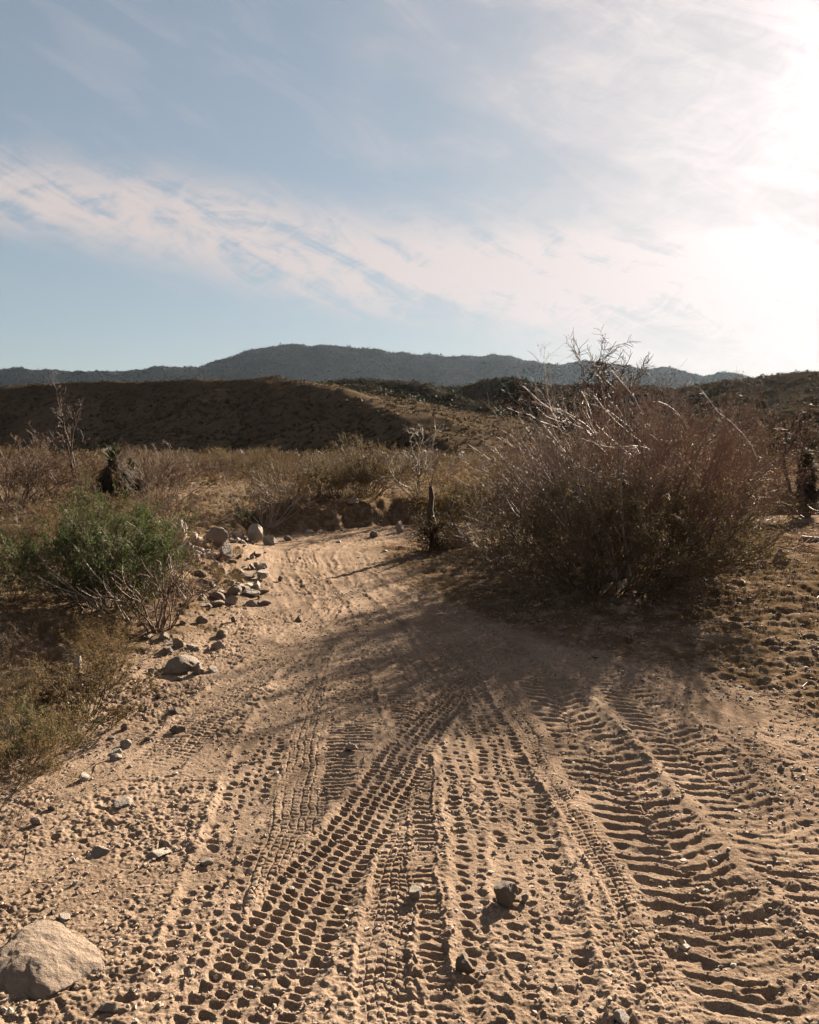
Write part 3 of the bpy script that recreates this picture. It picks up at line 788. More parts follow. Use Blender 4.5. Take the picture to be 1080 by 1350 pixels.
scatter_stones(26, (20, 300, 990, 1340), .010, .034, 'small pebble scattered on the sandy lower left ground', 'pebbles on the left sand', (ROCK, ROCKP, ROCKD), 4)
scatter_stones(24, (820, 1080, 735, 830), .025, .08, 'small dark stone on the rough ground right of the big bush', 'stones on the rough right ground', (ROCKD, ROCK), 5)
scatter_stones(18, (330, 1000, 900, 1340), .008, .020, 'tiny pebble lying among the tyre prints', 'pebbles among the tyre prints', (ROCKP, ROCK, ROCKD), 6)
print('stones', round(time.time() - T0, 1))

# gravel, crumbs of sand and plant litter
def crumbs(name, n, rgn, smin, smax, mat, seed, label, cat, flat=.7, dens=None):
    rg = np.random.default_rng(seed)
    r = np.sqrt(rg.uniform(rgn[0] ** 2, rgn[1] ** 2, n * 3)) if rgn[4] else rg.uniform(rgn[0], rgn[1], n * 3)
    a = np.radians(rg.uniform(rgn[2], rgn[3], n * 3)); x, y = r * np.sin(a), r * np.cos(a)
    dn = pn(x / .5, y / .5, seed) + .6 * pn(x / .15, y / .15, seed + 1)
    k = dn > -.05
    if dens is not None: k &= dens(x, y)
    x, y, r = x[k][:n], y[k][:n], r[k][:n]
    D, _, _ = fine_relief(x, y); z = Zbase(x, y) + D
    n = len(x); s = (smin + (smax - smin) * rg.uniform(size=n) ** 3) * (1 + r * .04)
    v0, f0 = ICO1
    sc = s[:, None] * rg.uniform(.6, 1.3, (n, 3)); sc[:, 2] *= flat
    q = rg.uniform(0, 6.28, n); c_, s_ = np.cos(q), np.sin(q)
    v = v0[None] * (1 + .35 * rg.normal(size=(n, len(v0), 1)).clip(-1.2, 1.2)) * sc[:, None, :]
    v = np.stack([v[..., 0] * c_[:, None] - v[..., 1] * s_[:, None], v[..., 0] * s_[:, None] + v[..., 1] * c_[:, None], v[..., 2]], -1)
    v = v + np.stack([x, y, z + s * .2], 1)[:, None, :]
    f = (f0[None] + (np.arange(n) * len(v0))[:, None, None]).reshape(-1, 3)
    tag(link(name, mesh_np(name, v.reshape(-1, 3), f, mat)), label, cat, kind='stuff')
CLOD = M_rock('sand_crumb', (.195, .136, .095), (.235, .17, .121), 3)
crumbs('sand_crumbs', 26000, (1.9, 9, -42, 42, False), .0016, .0085, CLOD, 301, 'loose crumbs of tan sand over the churned lane', 'sand')
crumbs('gravel', 5000, (1.9, 12, -42, 42, False), .002, .011, ROCK, 302, 'fine mixed gravel strewn over the sand', 'gravel')
crumbs('gravel', 9000, (1.9, 9, -42, 42, False), .0018, .008, ROCKD, 304, 'dark grit scattered over the sand', 'gravel')
offroad = lambda x, y: road_dist(x, y)[0] > 1.5
crumbs('gravel', 11000, (4, 24, -42, 42, True), .004, .020, ROCKD, 303, 'coarse brown gravel on the verges beside the lane', 'gravel', .6, offroad)
def litter(name, n, r0, r1, mat, seed, label, lo, hi, dens, up=.12):
    rg = np.random.default_rng(seed)
    r = np.sqrt(rg.uniform(r0 ** 2, r1 ** 2, n * 4)); a = np.radians(rg.uniform(-42, 42, n * 4)); x, y = r * np.sin(a), r * np.cos(a)
    k = (pn(x / .6, y / .6, seed) + .5 * pn(x / .2, y / .2, seed) > .02) & dens(x, y); x, y = x[k][:n], y[k][:n]; n = len(x)
    D, _, _ = fine_relief(x, y); z = Zbase(x, y) + D + .004
    q = rg.uniform(0, 6.28, n); L = rg.uniform(lo, hi, n) * rg.uniform(.4, 1, n)
    d = norm(np.stack([np.cos(q), np.sin(q), np.abs(rg.normal(size=n)) * up], 1))
    pts = grow(rg, np.stack([x, y, z], 1), d, L, 3, .18, 0)
    v, f = tubes(pts, .0012 + L * .012, .0008 + L * .006)
    tag(link(name, mesh_np(name, v, f, mat)), label, 'litter', kind='stuff')
left_of = lambda x, y: (road_dist(x, y)[0] > 1.35 + .9 * sst(7, 3, y)) & (x < 0)
litter('plant_litter', 9000, 3, 16, LEAF_STRAW, 310, 'dry straw coloured twigs and grass lying on the left verge', .03, .14, left_of, .3)
litter('plant_litter', 5000, 3, 18, BARK_DARK, 311, 'dark dead twigs lying on the verges', .04, .18, offroad, .2)
litter('plant_litter', 3500, 7, 20, LEAF_RUST, 312, 'rusty dry plant bits on the ground beyond the bend', .04, .16, offroad, .5)

# ------------------------------------------------------------------ shrubs: one builder, several kinds
K = {}
K['rust1'] = shrub('rust1', 1, H=1.0, Rb=.22, spread=1.0, stems=26, m1=6, m2=6, m3=3, r=.010, bark=BARK_RED, nleaf=5000, lsize=.011, ljit=.012, leaf=LEAF_RUST)
K['rust2'] = shrub('rust2', 2, H=1.0, Rb=.25, spread=1.1, stems=30, m1=5, m2=6, m3=3, r=.009, bark=BARK_BROWN, twig=BARK_RED, nleaf=6500, lsize=.012, ljit=.014, leaf=LEAF_RUST)
K['olive1'] = shrub('olive1', 3, H=1.0, Rb=.25, spread=1.1, stems=30, m1=6, m2=6, m3=2, r=.009, bark=BARK_BROWN, nleaf=11000, lsize=.013, ljit=.016, leaf=LEAF_OLIVE)
K['olive2'] = shrub('olive2', 4, H=1.0, Rb=.30, spread=1.2, stems=34, m1=5, m2=6, m3=2, r=.008, bark=BARK_BROWN, nleaf=12000, lsize=.012, ljit=.018, leaf=LEAF_OLIVE)
K['straw1'] = shrub('straw1', 5, H=1.0, Rb=.30, spread=1.15, stems=40, m1=5, m2=5, m3=2, r=.006, bark=LEAF_STRAW, twig=LEAF_STRAW, nleaf=7000, lsize=.013, ljit=.02, leaf=LEAF_STRAW)
K['green1'] = shrub('green1', 6, H=1.0, Rb=.28, spread=1.1, stems=34, m1=6, m2=6, m3=3, r=.010, bark=BARK_BROWN, nleaf=24000, lsize=.013, ljit=.012, leaf=LEAF_GREEN)
K['bare1'] = shrub('bare1', 7, H=1.0, Rb=.12, spread=.85, stems=13, m1=5, m2=5, m3=2, r=.013, wander=.2, bark=BARK_DARK, twig=BARK_RED, ang=.6)
K['bare2'] = shrub('bare2', 8, H=1.0, Rb=.10, spread=.8, stems=9, m1=5, m2=4, m3=2, r=.013, wander=.22, bark=BARK_PALE, twig=BARK_PALE, ang=.6, tw_r=.003)
K['pale1'] = shrub('pale1', 9, H=1.0, Rb=.18, spread=1.0, stems=18, m1=4, m2=4, m3=2, r=.008, wander=.16, bark=BARK_PALE, twig=BARK_BROWN, nleaf=1500, lsize=.012, leaf=LEAF_RUST)
def yucca(seed, Ht, Rr, nb, nskirt, tip=0.34):
    rg = np.random.default_rng(seed); pr = []
    trunk = grow(rg, np.array([[0, 0, -.05]]), np.array([[.02, 0, 1.]]), np.array([Ht * .82]), 7, .04, .2)
    pr.append(('trunk', mesh_np('trunk', *tubes(trunk, np.array([Rr * .55]), np.array([Rr * .42]), 9), BARK_DARK, True)))
    def blades(n, z0, z1, e0, e1, L, wd, mat, nm):
        z = rg.uniform(z0, z1, n); a = rg.uniform(0, 6.28, n); e = e0 + (e1 - e0) * (z - z0) / (z1 - z0 + 1e-6) + rg.normal(size=n) * .22
        d = np.stack([np.cos(a) * np.cos(e), np.sin(a) * np.cos(e), np.sin(e)], 1)
        ctr = np.array([trunk[0, :, 0], trunk[0, :, 1]]); tz = trunk[0, :, 2]
        p = np.stack([np.interp(z, tz, ctr[0]), np.interp(z, tz, ctr[1]), z], 1) + d * Rr * .3
        side = norm(np.cross(d, [0, 0, 1.])); up = np.cross(side, d); l = (L * rg.uniform(.7, 1.15, n))[:, None]
        w_ = wd * rg.uniform(.8, 1.2, n)[:, None]
        v = np.stack([p - side * w_, p + side * w_, p + d * l * .55 + side * w_ * .8 + up * .01, p + d * l, p + d * l * .55 - side * w_ * .8 + up * .01], 1).reshape(-1, 3)
        b = np.arange(n)[:, None] * 5
        return (nm, mesh_np(nm, v, [b + np.array([0, 1, 2, 4]), b + np.array([4, 2, 3])], mat))
    pr.append(blades(nb, Ht * .70, Ht * .80, -.1, 1.35, tip * Ht * .75, .013 * Ht + .004, LEAF_YUCCA, 'leaf_rosette'))
    pr.append(blades(nskirt, .02 + Ht * .22, Ht * .76, -.95, -.75, tip * Ht * (1.5 if Ht < 1.5 else 1.2), .014 * Ht + .004, SKIRT, 'dead_leaf_skirt'))
    return pr
K['yucca'] = yucca(5, 1.2, .26, 130, 900, .30)
K['yucca_column'] = yucca(6, 1.7, .24, 220, 1400, .17)
def cholla(seed):
    rg = np.random.default_rng(seed)
    s0 = grow(rg, np.array([[0, 0, -.03]]), np.array([[0, 0, 1.]]), np.array([.55]), 5, .06, .1)
    P, D, L, _ = kids(rg, s0, 12, .35, .8, .5, np.array([.55])); s1 = grow(rg, P, D, L, 4, .2, .25)
    P2, D2, L2, _ = kids(rg, s1, 4, .3, .7, .8, L); s2 = grow(rg, P2, D2, L2, 4, .2, .25)
    def sp(s, n, r):
        N, Kk, _ = s.shape; i = rg.integers(0, N, n); f = rg.uniform(0, .999, n) * (Kk - 1); j = f.astype(int); fr = (f - j)[:, None]
        c = s[i, j] * (1 - fr) + s[i, j + 1] * fr; d = norm(rg.normal(size=(n, 3)))
        q = np.cross(d, norm(rg.normal(size=(n, 3)))) * .004
        v = np.stack([c - q, c + q, c + d * r], 1).reshape(-1, 3); return v, np.arange(n * 3).reshape(-1, 3)
    v1, f1 = tubes(s1, np.full(len(s1), .022), np.full(len(s1), .026), 6); v2, f2 = tubes(s2, np.full(len(s2), .024), np.full(len(s2), .022), 6)
    return [('trunk', mesh_np('trunk', *tubes(s0, np.array([.05]), np.array([.03]), 8), BARK_DARK, True)),
            ('stems', mesh_np('stems', *join([(v1, f1), (v2, f2)]), LEAF_OLIVE, True)),
            ('spines', mesh_np('spines', *sp(s2, 6000, .05), CHOLLA))]
K['cholla'] = cholla(3)
def at(px, py): x, y, z = G(px, py); return x, y
# -- the big thicket right of the lane
big_front = shrub('b1', 21, H=1.25, Rb=1.0, spread=1.25, stems=100, m1=7, m2=6, m3=3, r=.011, bark=BARK_BROWN, twig=BARK_BROWN, nleaf=52000, lsize=.0125, ljit=.014, leaf=LEAF_OLIVE, l0=.12)
x, y = at(800, 775); put(big_front, 'desert_bush', 'broad dark olive brown bush, front of the thicket right of the lane', 'bush', x, y + .35, .84)
big_back = shrub('b2', 22, H=1.95, Rb=.5, spread=.95, stems=60, m1=8, m2=7, m3=3, r=.013, bark=BARK_PINK, nleaf=20000, lsize=.011, ljit=.014, leaf=LEAF_RUST, l0=.12)
x, y = at(868, 750); put(big_back, 'desert_bush', 'tall reddish twiggy bush behind the dark olive one, leaning up to the right', 'bush', x, y + .9, .86, sz=.84)
big_left = shrub('b3', 23, H=1.35, Rb=.5, spread=1.1, stems=46, m1=7, m2=6, m3=3, r=.010, bark=BARK_BROWN, twig=BARK_RED, nleaf=11000, lsize=.011, ljit=.014, leaf=LEAF_OLIVE, l0=.15, lean=(-.15, 0))
x, y = at(690, 722); put(big_left, 'desert_bush', 'rusty brown bush at the left end of the thicket beside the stump', 'bush', x + .25, y + .6, .64)
mid_thk = shrub('b4', 24, H=1.7, Rb=.5, spread=1.0, stems=44, m1=7, m2=6, m3=3, r=.011, bark=BARK_PINK, nleaf=9000, lsize=.012, ljit=.014, leaf=LEAF_RUST, l0=.15)
x, y = at(760, 722); put(mid_thk, 'desert_bush', 'mid height reddish bush in the centre back of the thicket under the bare tree', 'bush', x, y + .8, .80)
x, y = at(950, 715); put(mid_thk, 'desert_bush', 'rusty bush closing the right end of the thicket', 'bush', x - .15, y + .8, .95, 2.2)
# dead pale limbs leaning up-left out of the thicket
def limbs(seed, base, n, dirs, L, r, bark, K_=9, m1=3, m2=3, tw=.003, wander=.07):
    rg = np.random.default_rng(seed)
    P = np.array(base)[None] + rg.normal(size=(n, 3)) * np.array([.12, .1, .05])
    D = norm(np.array(dirs)[rg.integers(0, len(dirs), n)] + rg.normal(size=(n, 3)) * .09)
    Ls = L * rg.uniform(.6, 1.05, n); s0 = grow(rg, P, D, Ls, K_, wander, .02)
    P1, D1, L1, _ = kids(rg, s0, m1, .35, .35, .45, Ls); s1 = grow(rg, P1, D1, L1, 6, .12, .03)
    P2, D2, L2, _ = kids(rg, s1, m2, .3, .45, .5, L1); s2 = grow(rg, P2, D2, L2, 4, .15, .03)
    rs = r * rg.uniform(.6, 1.1, n)
    return [('branches', mesh_np('branches', *join([tubes(s0, rs, rs * .4, 6), tubes(s1, np.full(len(s1), r * .4), np.full(len(s1), r * .15), 4)]), bark, True)),
            ('twigs', mesh_np('twigs', *tubes(s2, np.full(len(s2), tw), np.full(len(s2), tw * .5)), bark))]
x, y = at(800, 770)
put(limbs(31, (0, 0, .1), 9, [(-.62, -.1, .75), (-.8, 0, .55), (-.45, -.1, .9), (-.3, 0, 1)], 1.95, .014, BARK_PALE), 'dead_shrub', 'bleached bare limbs leaning up to the left out of the thicket', 'dead shrub', x + .1, y - .25, 1.0)
# the sparse tree whose wispy top stands above the thicket
def sparse_tree(seed, H, n=4, m=(6, 6, 5), bark=BARK_DARK, twig=BARK_RED, tilt=.25, r=.03, tw=.004, wander=.16, droop=-.05):
    rg = np.random.default_rng(seed); a = rg.uniform(0, 6.28, n)
    D = norm(np.stack([np.cos(a) * tilt, np.sin(a) * tilt, np.ones(n)], 1)); L = H * rg.uniform(.8, 1., n)
    s0 = grow(rg, np.zeros((n, 3)) - [0, 0, .05], D, L, 10, wander * .6, .06)
    P, D1, L1, _ = kids(rg, s0, m[0], .35, .65, .38, L); s1 = grow(rg, P, D1, L1, 7, wander, .05)
    P, D2, L2, _ = kids(rg, s1, m[1], .2, .7, .5, L1); s2 = grow(rg, P, D2, L2, 5, wander * 1.3, .0)
    P, D3, L3, _ = kids(rg, s2, m[2], .2, .7, .5, L2); s3 = grow(rg, P, D3, L3, 4, wander * 1.3, droop)
    return [('trunk', mesh_np('trunk', *tubes(s0, np.full(n, r), np.full(n, r * .3), 7), bark, True)),
            ('branches', mesh_np('branches', *join([tubes(s1, np.full(len(s1), r * .36), np.full(len(s1), r * .15), 5), tubes(s2, np.full(len(s2), r * .2), np.full(len(s2), r * .1), 3)]), bark, True)),
            ('twigs', mesh_np('twigs', *tubes(s3, np.full(len(s3), tw), np.full(len(s3), tw * .6)), twig))]
x, y = at(795, 716); put(sparse_tree(42, 3.1, 2, (10, 8, 8), tilt=.05, r=.026, tw=.0042, wander=.13), 'bare_tree', 'slender bare tree with a wispy top rising above the thicket against the sky', 'tree', x - .1, y + .5, 1.0)
x, y = at(745, 712); put(sparse_tree(43, 2.65, 2, (7, 7, 6), tilt=.06, r=.015, tw=.0028, wander=.13), 'bare_tree', 'shorter faint bare tree left of the wispy one above the thicket', 'tree', x, y + 1.2, 1.02)
# right edge: bare tree and yucca column
x, y = at(1078, 688); put(sparse_tree(44, 2.9, 5, (7, 6, 5), tilt=.5, r=.045, tw=.005, wander=.24), 'bare_tree', 'crooked dark bare tree at the right edge behind the yucca', 'tree', x + .1, y + .8, 1.0)
x, y = at(1062, 680); put(K['yucca_column'], 'yucca', 'dark shaggy columnar yucca at the right edge', 'yucca', x, y, .95)
# the stump on the right verge of the bend
def stump():
    rg = np.random.default_rng(9)
    a = np.array([[[0, 0, -.05], [.01, 0, .2], [-.02, .02, .42], [-.06, .03, .62], [-.03, .03, .82], [-.05, .04, .98]]])
    b = np.array([[[.02, 0, .22], [.10, .0, .38], [.20, .02, .50], [.23, .03, .62], [.29, .03, .74], [.31, .03, .80]]])
    tr = join([tubes(a, np.array([.085]), np.array([.030]), 9), tubes(b, np.array([.045]), np.array([.014]), 7)])
    n = 110; q = rg.uniform(0, 6.28, n); P = np.stack([np.cos(q) * .09, np.sin(q) * .09, rg.uniform(0, .35, n)], 1)
    D = norm(np.stack([np.cos(q), np.sin(q), rg.uniform(.1, 1.2, n)], 1)); L = rg.uniform(.15, .42, n); s = grow(rg, P, D, L, 5, .3, .02)
    P1, D1, L1, _ = kids(rg, s, 4, .2, .7, .6, L); s1 = grow(rg, P1, D1, L1, 4, .3, 0)
    top = grow(rg, np.array([[-.05, .04, .95], [-.03, .03, .8], [.3, .03, .78]]), norm(np.array([[.02, 0, 1.], [-.1, 0, 1], [.3, 0, 1]])), np.array([.55, .3, .25]), 6, .1, .03)
    return [('trunk', mesh_np('trunk', tr[0] , tr[1], BARK_DARK, True)),
            ('branches', mesh_np('branches', *tubes(top, np.full(3, .010), np.full(3, .004), 4), BARK_BROWN, True)),
            ('twigs', mesh_np('twigs', *join([tubes(s, np.full(n, .006), np.full(n, .003)), tubes(s1, np.full(len(s1), .0035), np.full(len(s1), .002))]), BARK_DARK)),
            ('foliage', mesh_np('foliage', *leaves(rg, s1, 2200, .012, .02), LEAF_OLIVE))]
x, y = at(572, 728); put(stump(), 'dead_stump', 'dark forked dead stump with twigs round its foot on the right verge of the bend', 'stump', x, y + .1, 1.0)

# -- left side, nearest first
x, y = at(22, 1035); put(K['straw1'], 'desert_shrub', 'yellowish dry shrub with curled pale stalks at the left edge nearest the viewer', 'shrub', x - .05, y, .50, .4)
x, y = at(55, 1000); put(K['green1'], 'desert_shrub', 'small green shrub between the left edge shrub and the low twiggy one', 'shrub', x - .05, y, .34, .9)
x, y = at(8, 880); put(K['rust2'], 'desert_shrub', 'rusty brown shrub at the left edge behind the pale pointed rock', 'shrub', x, y, .36, .9)
x, y = at(140, 880); put(K['straw1'], 'desert_shrub', 'low golden grassy shrub just right of the pale pointed rock', 'shrub', x, y, .38, 2.9)
x, y = at(70, 845); put(K['olive2'], 'desert_shrub', 'brown shrub in the shade below the dark green bush', 'shrub', x, y, .30, 2.1)
x, y = at(12, 790); put(K['olive1'], 'desert_shrub', 'brown shrub left of the dark green bush at the photo edge', 'shrub', x, y, .55, 1.1)
x, y = at(160, 712); put(K['rust1'], 'desert_shrub', 'brown leafless shrub beyond the dark green bush and below the yuccas', 'shrub', x, y, .75, 1.1)
x, y = at(50, 705); put(K['rust2'], 'desert_shrub', 'reddish low shrub left of the straw dome behind the green bush', 'shrub', x, y, .7, 3.1)
x, y = at(10, 1010); put(K['bare2'], 'dead_shrub', 'bleached curled stalks sticking out of the shrub at the left edge', 'dead shrub', x, y, .33, 2.)
x, y = at(-25, 985); put(K['olive2'], 'desert_shrub', 'olive shrub cut off by the left edge behind the yellowish dry shrub', 'shrub', x, y, .38, .4)
x, y = at(95, 962); put(shrub('lowolive', 51, H=.42, Rb=.12, spread=1.2, stems=26, m1=5, m2=5, m3=2, r=.005, bark=BARK_DARK, nleaf=9000, lsize=.0085, ljit=.010, leaf=LEAF_OLIVE, tw_r=.0014), 'desert_shrub', 'low olive and dark twiggy shrub beside the three flat white stones', 'shrub', x, y + .15, .82)
x, y = at(30, 930); put(K['olive1'], 'desert_shrub', 'dull olive shrub behind the low twiggy one near the left edge', 'shrub', x, y, .30, 1.4)
green_big = shrub('green2', 66, H=.92, Rb=.32, spread=1.1, stems=44, m1=7, m2=6, m3=3, r=.010, bark=BARK_BROWN, nleaf=46000, lsize=.0115, ljit=.014, leaf=LEAF_GREEN, l0=.15)
x, y = at(125, 808); put(green_big, 'creosote_bush', 'dense dark green rounded bush on the left', 'bush', x + .05, y + .25, .72, .7, sz=.82)
x, y = at(72, 800); put(K['green1'], 'creosote_bush', 'smaller dark green bush joined to the left flank of the dense green one', 'bush', x + .1, y + .35, .70, 2.7, sz=.8)
x, y = at(165, 815)
put(limbs(52, (0, 0, 0), 5, [(-.55, -.1, .65), (-.7, 0, .7), (-.35, 0, .9)], 1.15, .0085, BARK_PALE, 9, 2, 1, .0020, .11), 'dead_shrub', 'long bleached bare branches leaning left across the dark green bush', 'dead shrub', x, y - .15, .88)
x, y = at(205, 832); put(shrub('dead', 53, H=.78, Rb=.12, spread=.95, stems=15, m1=5, m2=4, m3=2, r=.012, wander=.24, bark=BARK_RED, twig=BARK_DARK, ang=.6, nleaf=700, lsize=.009, leaf=LEAF_RUST), 'dead_shrub', 'tangled dark red dead shrub right of the dark green bush', 'dead shrub', x, y + .1, .8)
x, y = at(130, 850); put(K['straw1'], 'desert_shrub', 'low dry brown shrub in front of the dark green bush', 'shrub', x, y, .34, 1.)
x, y = at(255, 700); put(K['rust2'], 'desert_shrub', 'thin rusty shrub just left above the stone pile', 'shrub', x - .5, y + .6, .8, 1.)
x, y = at(190, 745); put(K['olive2'], 'desert_shrub', 'brownish thin shrub between the dark green bush and the stone pile', 'shrub', x, y, .75, 2.)
x, y = at(20, 735); put(K['olive1'], 'desert_shrub', 'dull brown shrub at the left edge beyond the dark green bush', 'shrub', x, y, .6, 5.)
x, y = at(110, 722); put(K['straw1'], 'desert_shrub', 'dome of pale straw behind the dark green bush', 'shrub', x, y, .95, 1.)
x, y = at(345, 702); put(K['pale1'], 'desert_shrub', 'bush with fanning pale branches above the boulders at the bend', 'shrub', x, y + .3, 1.35, .3)
x, y = at(365, 702); put(K['olive2'], 'desert_shrub', 'dense brown bush behind the fanning pale branches at the bend', 'shrub', x + .1, y + 1.0, 1.35, 1.3)
x, y = at(325, 694); put(K['green1'], 'desert_shrub', 'small bright green tuft under the bush with fanning pale branches', 'shrub', x, y - .05, .30, .3)
x, y = at(462, 690); put(K['straw1'], 'desert_shrub', 'shaggy straw and brown mound overhanging the far bank', 'shrub', x, y + .7, 1.0, .3)
x, y = at(435, 684); put(K['olive1'], 'desert_shrub', 'dark small shrub at the left shoulder of the far bank', 'shrub', x, y + .9, .8, .3)
x, y = at(420, 662); put(K['cholla'], 'cholla_cactus', 'pale yellow tipped cholla cactus above the far bank', 'cactus', x, y, 1.05)
x, y = at(152, 668); put(K['yucca'], 'yucca', 'dark pyramid shaped yucca with spiky pale top on the left', 'yucca', x, y, .98)
x, y = at(174, 655); put(K['yucca'], 'yucca', 'small dark yucca right behind the pyramid shaped one', 'yucca', x, y, .7, 1.)
x, y = at(210, 665); put(K['rust2'], 'desert_shrub', 'pinkish grey bush right of the two yuccas', 'shrub', x, y, 1.45, 4)
x, y = at(15, 672); put(K['rust1'], 'desert_shrub', 'tall sparse rusty shrub at the left edge reaching above the scrub', 'shrub', x, y, 1.8, 4)
x, y = at(60, 665); put(K['rust2'], 'desert_shrub', 'rusty shrub right of the tallest one at the left edge', 'shrub', x, y, 1.4, 2)
x, y = at(105, 655); put(sparse_tree(61, 2.2, 3, (5, 5, 4), tilt=.25, r=.03, tw=.006), 'bare_tree', 'small twisted bare tree standing in the left scrub before the dark hill', 'tree', x, y, 1.)
x, y = at(485, 652); put(K['olive1'], 'desert_shrub', 'wide olive bush on the far bank right of the cholla', 'shrub', x, y, 1.6, 2)
x, y = at(452, 655); put(K['olive2'], 'desert_shrub', 'rounded brown bush between cholla and wide olive bush', 'shrub', x, y, 1.1, 2)
x, y = at(552, 655); put(K['bare2'], 'dead_shrub', 'pale bare stalks standing behind the stump on the far bank', 'dead shrub', x, y, 2.0, 2)
x, y = at(600, 665); put(K['straw1'], 'desert_shrub', 'straw green shrub right behind the stump on the far bank', 'shrub', x, y, 1.6, 2)
x, y = at(645, 690); put(K['rust2'], 'desert_shrub', 'brown shrub between the stump and the thicket', 'shrub', x + .4, y + 1.6, 1.1, 2)
x, y = at(655, 668); put(K['olive1'], 'desert_shrub', 'olive brown shrub further back between stump and thicket', 'shrub', x, y, 1.4, 3)
x, y = at(1000, 690); put(K['rust1'], 'desert_shrub', 'rusty shrub standing between the thicket and the right edge yucca', 'shrub', x, y + 1, 1.7, 3)
x, y = at(960, 692); put(K['straw1'], 'desert_shrub', 'golden low shrub at the gap right of the thicket', 'shrub', x, y + 1, 1.0, 3)
x, y = at(1035, 690); put(K['straw1'], 'desert_shrub', 'straw shrub at the foot of the right edge yucca', 'shrub', x, y + .3, .9, 3)

x, y = at(300, 775); put(K['straw1'], 'desert_shrub', 'dry golden tuft growing between the stones of the heap at the bend', 'shrub', x, y, .34, 3)
x, y = at(262, 748); put(K['rust2'], 'desert_shrub', 'rusty tuft growing at the back of the stone heap', 'shrub', x, y, .42, 1)
x, y = at(310, 735); put(K['straw1'], 'desert_shrub', 'small straw tuft below the smaller round boulder at the bend', 'shrub', x, y, .22, 5)
x, y = at(240, 800); put(K['rust2'], 'desert_shrub', 'small rusty twig tuft between the dead red shrub and the stone heap', 'shrub', x, y, .36, 5)
# -- the belt of scrub across the plain
rg = np.random.default_rng(77)
placed = []
def belt(n, pxr, Yr, kinds, smin, smax, label, group, avoid=None, sep=.8):
    c = 0
    for _ in range(n * 30):
        if c >= n: break
        px = rg.uniform(*pxr); Y = Yr[0] + (Yr[1] - Yr[0]) * rg.uniform() ** 1.3; x = (px - CX) / F * Y
        d, s = road_dist(np.array([x]), np.array([Y]))
        if d[0] < 1.9 or (avoid and avoid(px, Y)): continue
        if any((x - a) ** 2 + (Y - b) ** 2 < (sep * (1 + Y / 60)) ** 2 for a, b in placed): continue
        placed.append((x, Y)); k = kinds[rg.integers(len(kinds))]
        put(K[k], 'desert_shrub', label, 'shrub', x, Y, rg.uniform(smin, smax), rg.uniform(0, 6.28), group, None)
        c += 1
open_patch = lambda px, Y: (215 < px < 330 and Y < 27) or (px < 215 and Y < 15) or (380 < px < 600 and Y < 19)
mx = ['rust1', 'rust2', 'olive1', 'olive2', 'straw1', 'rust1', 'pale1']
belt(44, (-120, 240), (17, 45), mx, .75, 1.25, 'dry brown shrub in the scrub belt at the left below the dark hill', 'shrubs of the left scrub belt', open_patch)
belt(50, (240, 430), (24, 70), ['rust2', 'olive1', 'olive2', 'straw1'], .75, 1.2, 'brown and straw shrub in the scrub belt beyond the stone pile', 'shrubs beyond the stone pile', open_patch)
belt(44, (430, 720), (21, 75), ['olive1', 'olive2', 'straw1', 'rust2', 'pale1'], .8, 1.3, 'olive or straw shrub on the plain behind stump and far bank', 'shrubs behind the far bank', open_patch)
belt(34, (720, 1180), (14, 60), ['rust1', 'rust2', 'straw1', 'olive1'], .8, 1.3, 'rusty shrub on the plain behind and beside the thicket at right', 'shrubs behind the thicket')
belt(26, (-160, 1200), (60, 120), mx, 1.2, 2.0, 'small far shrub at the foot of the hills', 'far shrubs at the foot of the hills')
# ground cover and distant scrub
def cover(name, n, r0, r1, mat, seed, s0, s1, label, ntri=10, dens=-.05, dmin=1.7):
    rg = np.random.default_rng(seed); r = np.sqrt(rg.uniform(r0 ** 2, r1 ** 2, n * 3)); a = np.radians(rg.uniform(-42, 42, n * 3))
    x, y = r * np.sin(a), r * np.cos(a); k = (pn(x / 1.8, y / 1.8, seed) > dens) & (road_dist(x, y)[0] > dmin + .3 * sst(8, 3, y)); x, y = x[k][:n], y[k][:n]
    P = np.stack([x, y, Zbase(x, y)], 1); s = rg.uniform(s0, s1, len(x)) * rg.uniform(.5, 1, len(x))
    v, f = tuft_cloud(P, s, ntri, rg, .8, .30 if ntri < 30 else .11); tag(link(name, mesh_np(name, v, f, mat)), label, 'ground cover', kind='stuff')
def grass(name, n, r0, r1, mat, seed, h0, h1, label, blades=14, dmin=1.7, side=0):
    rg = np.random.default_rng(seed); r = np.sqrt(rg.uniform(r0 ** 2, r1 ** 2, n * 3)); a = np.radians(rg.uniform(-42, 42, n * 3))
    x, y = r * np.sin(a), r * np.cos(a); k = (pn(x / 1.2, y / 1.2, seed) > 0.0) & (road_dist(x, y)[0] > dmin + .9 * sst(8, 3, y))
    if side: k &= (x * side > 0)
    x, y = x[k][:n], y[k][:n]; n = len(x)
    P = np.repeat(np.stack([x, y, Zbase(x, y)], 1), blades, 0); P[:, :2] += rg.normal(size=(len(P), 2)) * .03
    a = rg.uniform(0, 6.28, len(P)); q = rg.uniform(.2, 1.1, len(P)); D = np.stack([np.cos(a) * q, np.sin(a) * q, np.ones(len(P))], 1)
    L = np.repeat(rg.uniform(h0, h1, n), blades) * rg.uniform(.4, 1.1, len(P))
    s = grow(rg, P, norm(D), L, 4, .18, -.05); v, f = tubes(s, .0012 + L * .008, .0005 + L * .002)
    tag(link(name, mesh_np(name, v, f, mat)), label, 'dry grass', kind='stuff')
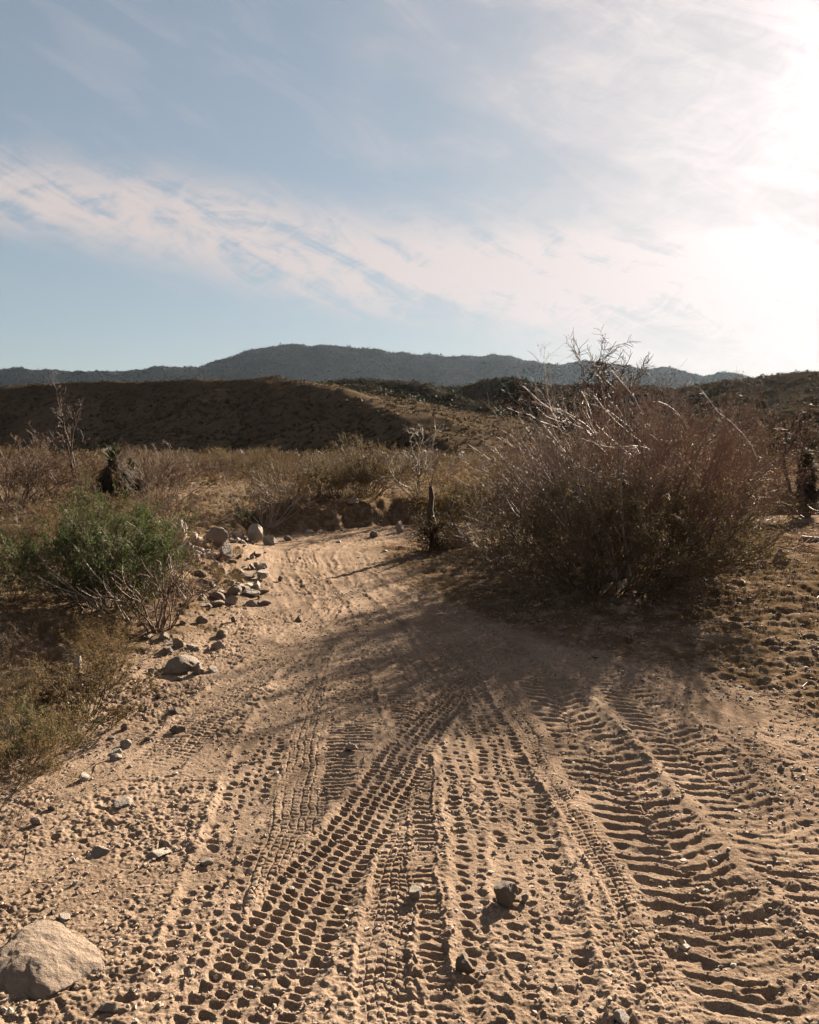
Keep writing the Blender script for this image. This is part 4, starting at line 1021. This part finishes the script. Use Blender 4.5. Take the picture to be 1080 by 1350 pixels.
grass('dry_grass', 600, 4.5, 17, LEAF_STRAW, 401, .05, .16, 'straw coloured dry grass on the left verge', 16, 1.7, -1)
grass('dry_grass', 900, 7, 26, LEAF_RUST, 402, .06, .20, 'rusty dry stalks over the ground beyond the lane', 16, 1.8)
grass('dry_grass', 500, 5, 14, LEAF_OLIVE, 403, .04, .12, 'dull olive low herbs on the left verge', 18, 1.9, -1)
litter('plant_litter', 6000, 6, 17, BARK_DARK, 313, 'dark twigs and litter between the lane and the thicket', .03, .11, lambda x, y: (road_dist(x, y)[0] > .85) & (x > -1.2) & (y > 7), .25)
grass('dry_grass', 1500, 6.5, 22, LEAF_RUST, 404, .03, .10, 'low rusty dead herbs on the rough ground at right', 14, 1.7, 1)
grass('dry_grass', 1200, 6.5, 22, BARK_DARK, 405, .03, .09, 'dark dead stubble on the rough ground at right', 12, 1.7, 1)
cover('ground_cover', 2200, 22, 60, LEAF_RUST, 411, .15, .5, 'low rusty ground cover across the plain', 70, -.2, 2.2)
cover('ground_cover', 2400, 22, 70, LEAF_OLIVE, 412, .15, .45, 'low straw ground cover across the plain', 70, -.1, 2.2)
cover('ground_cover', 9000, 55, 240, SCRUB_B, 413, .5, 1.2, 'far scrub carpeting the plain before the hills', 14, -.3, 3)
hill_scrub('mountain_scrub', TX, TY, TH_, 60000, 3.5, 9, 4, SCRUB_M, 4, 'dark chaparral and rocks speckling the distant mountain', 30)
print('plants', round(time.time() - T0, 1), 'objects', len(col.objects))

# ------------------------------------------------------------------ haze
bpy.ops.mesh.primitive_cube_add(size=1, location=(0, 0, 310))
hz = bpy.context.active_object; hz.name = 'haze'; hz.scale = (12600, 12600, 640); hz.data.name = 'haze'
m, t = mat_new('haze_air')
pv = t.new('ShaderNodeVolumePrincipled'); pv.inputs['Color'].default_value = (.64, .80, 1.0, 1); pv.inputs['Density'].default_value = 6e-6
pv.inputs['Anisotropy'].default_value = .45
o = t.new('ShaderNodeOutputMaterial'); t.l.new(pv.outputs[0], o.inputs['Volume'])
hz.data.materials.append(m); tag(hz, 'thin blue haze over the valley', 'haze', kind='stuff')
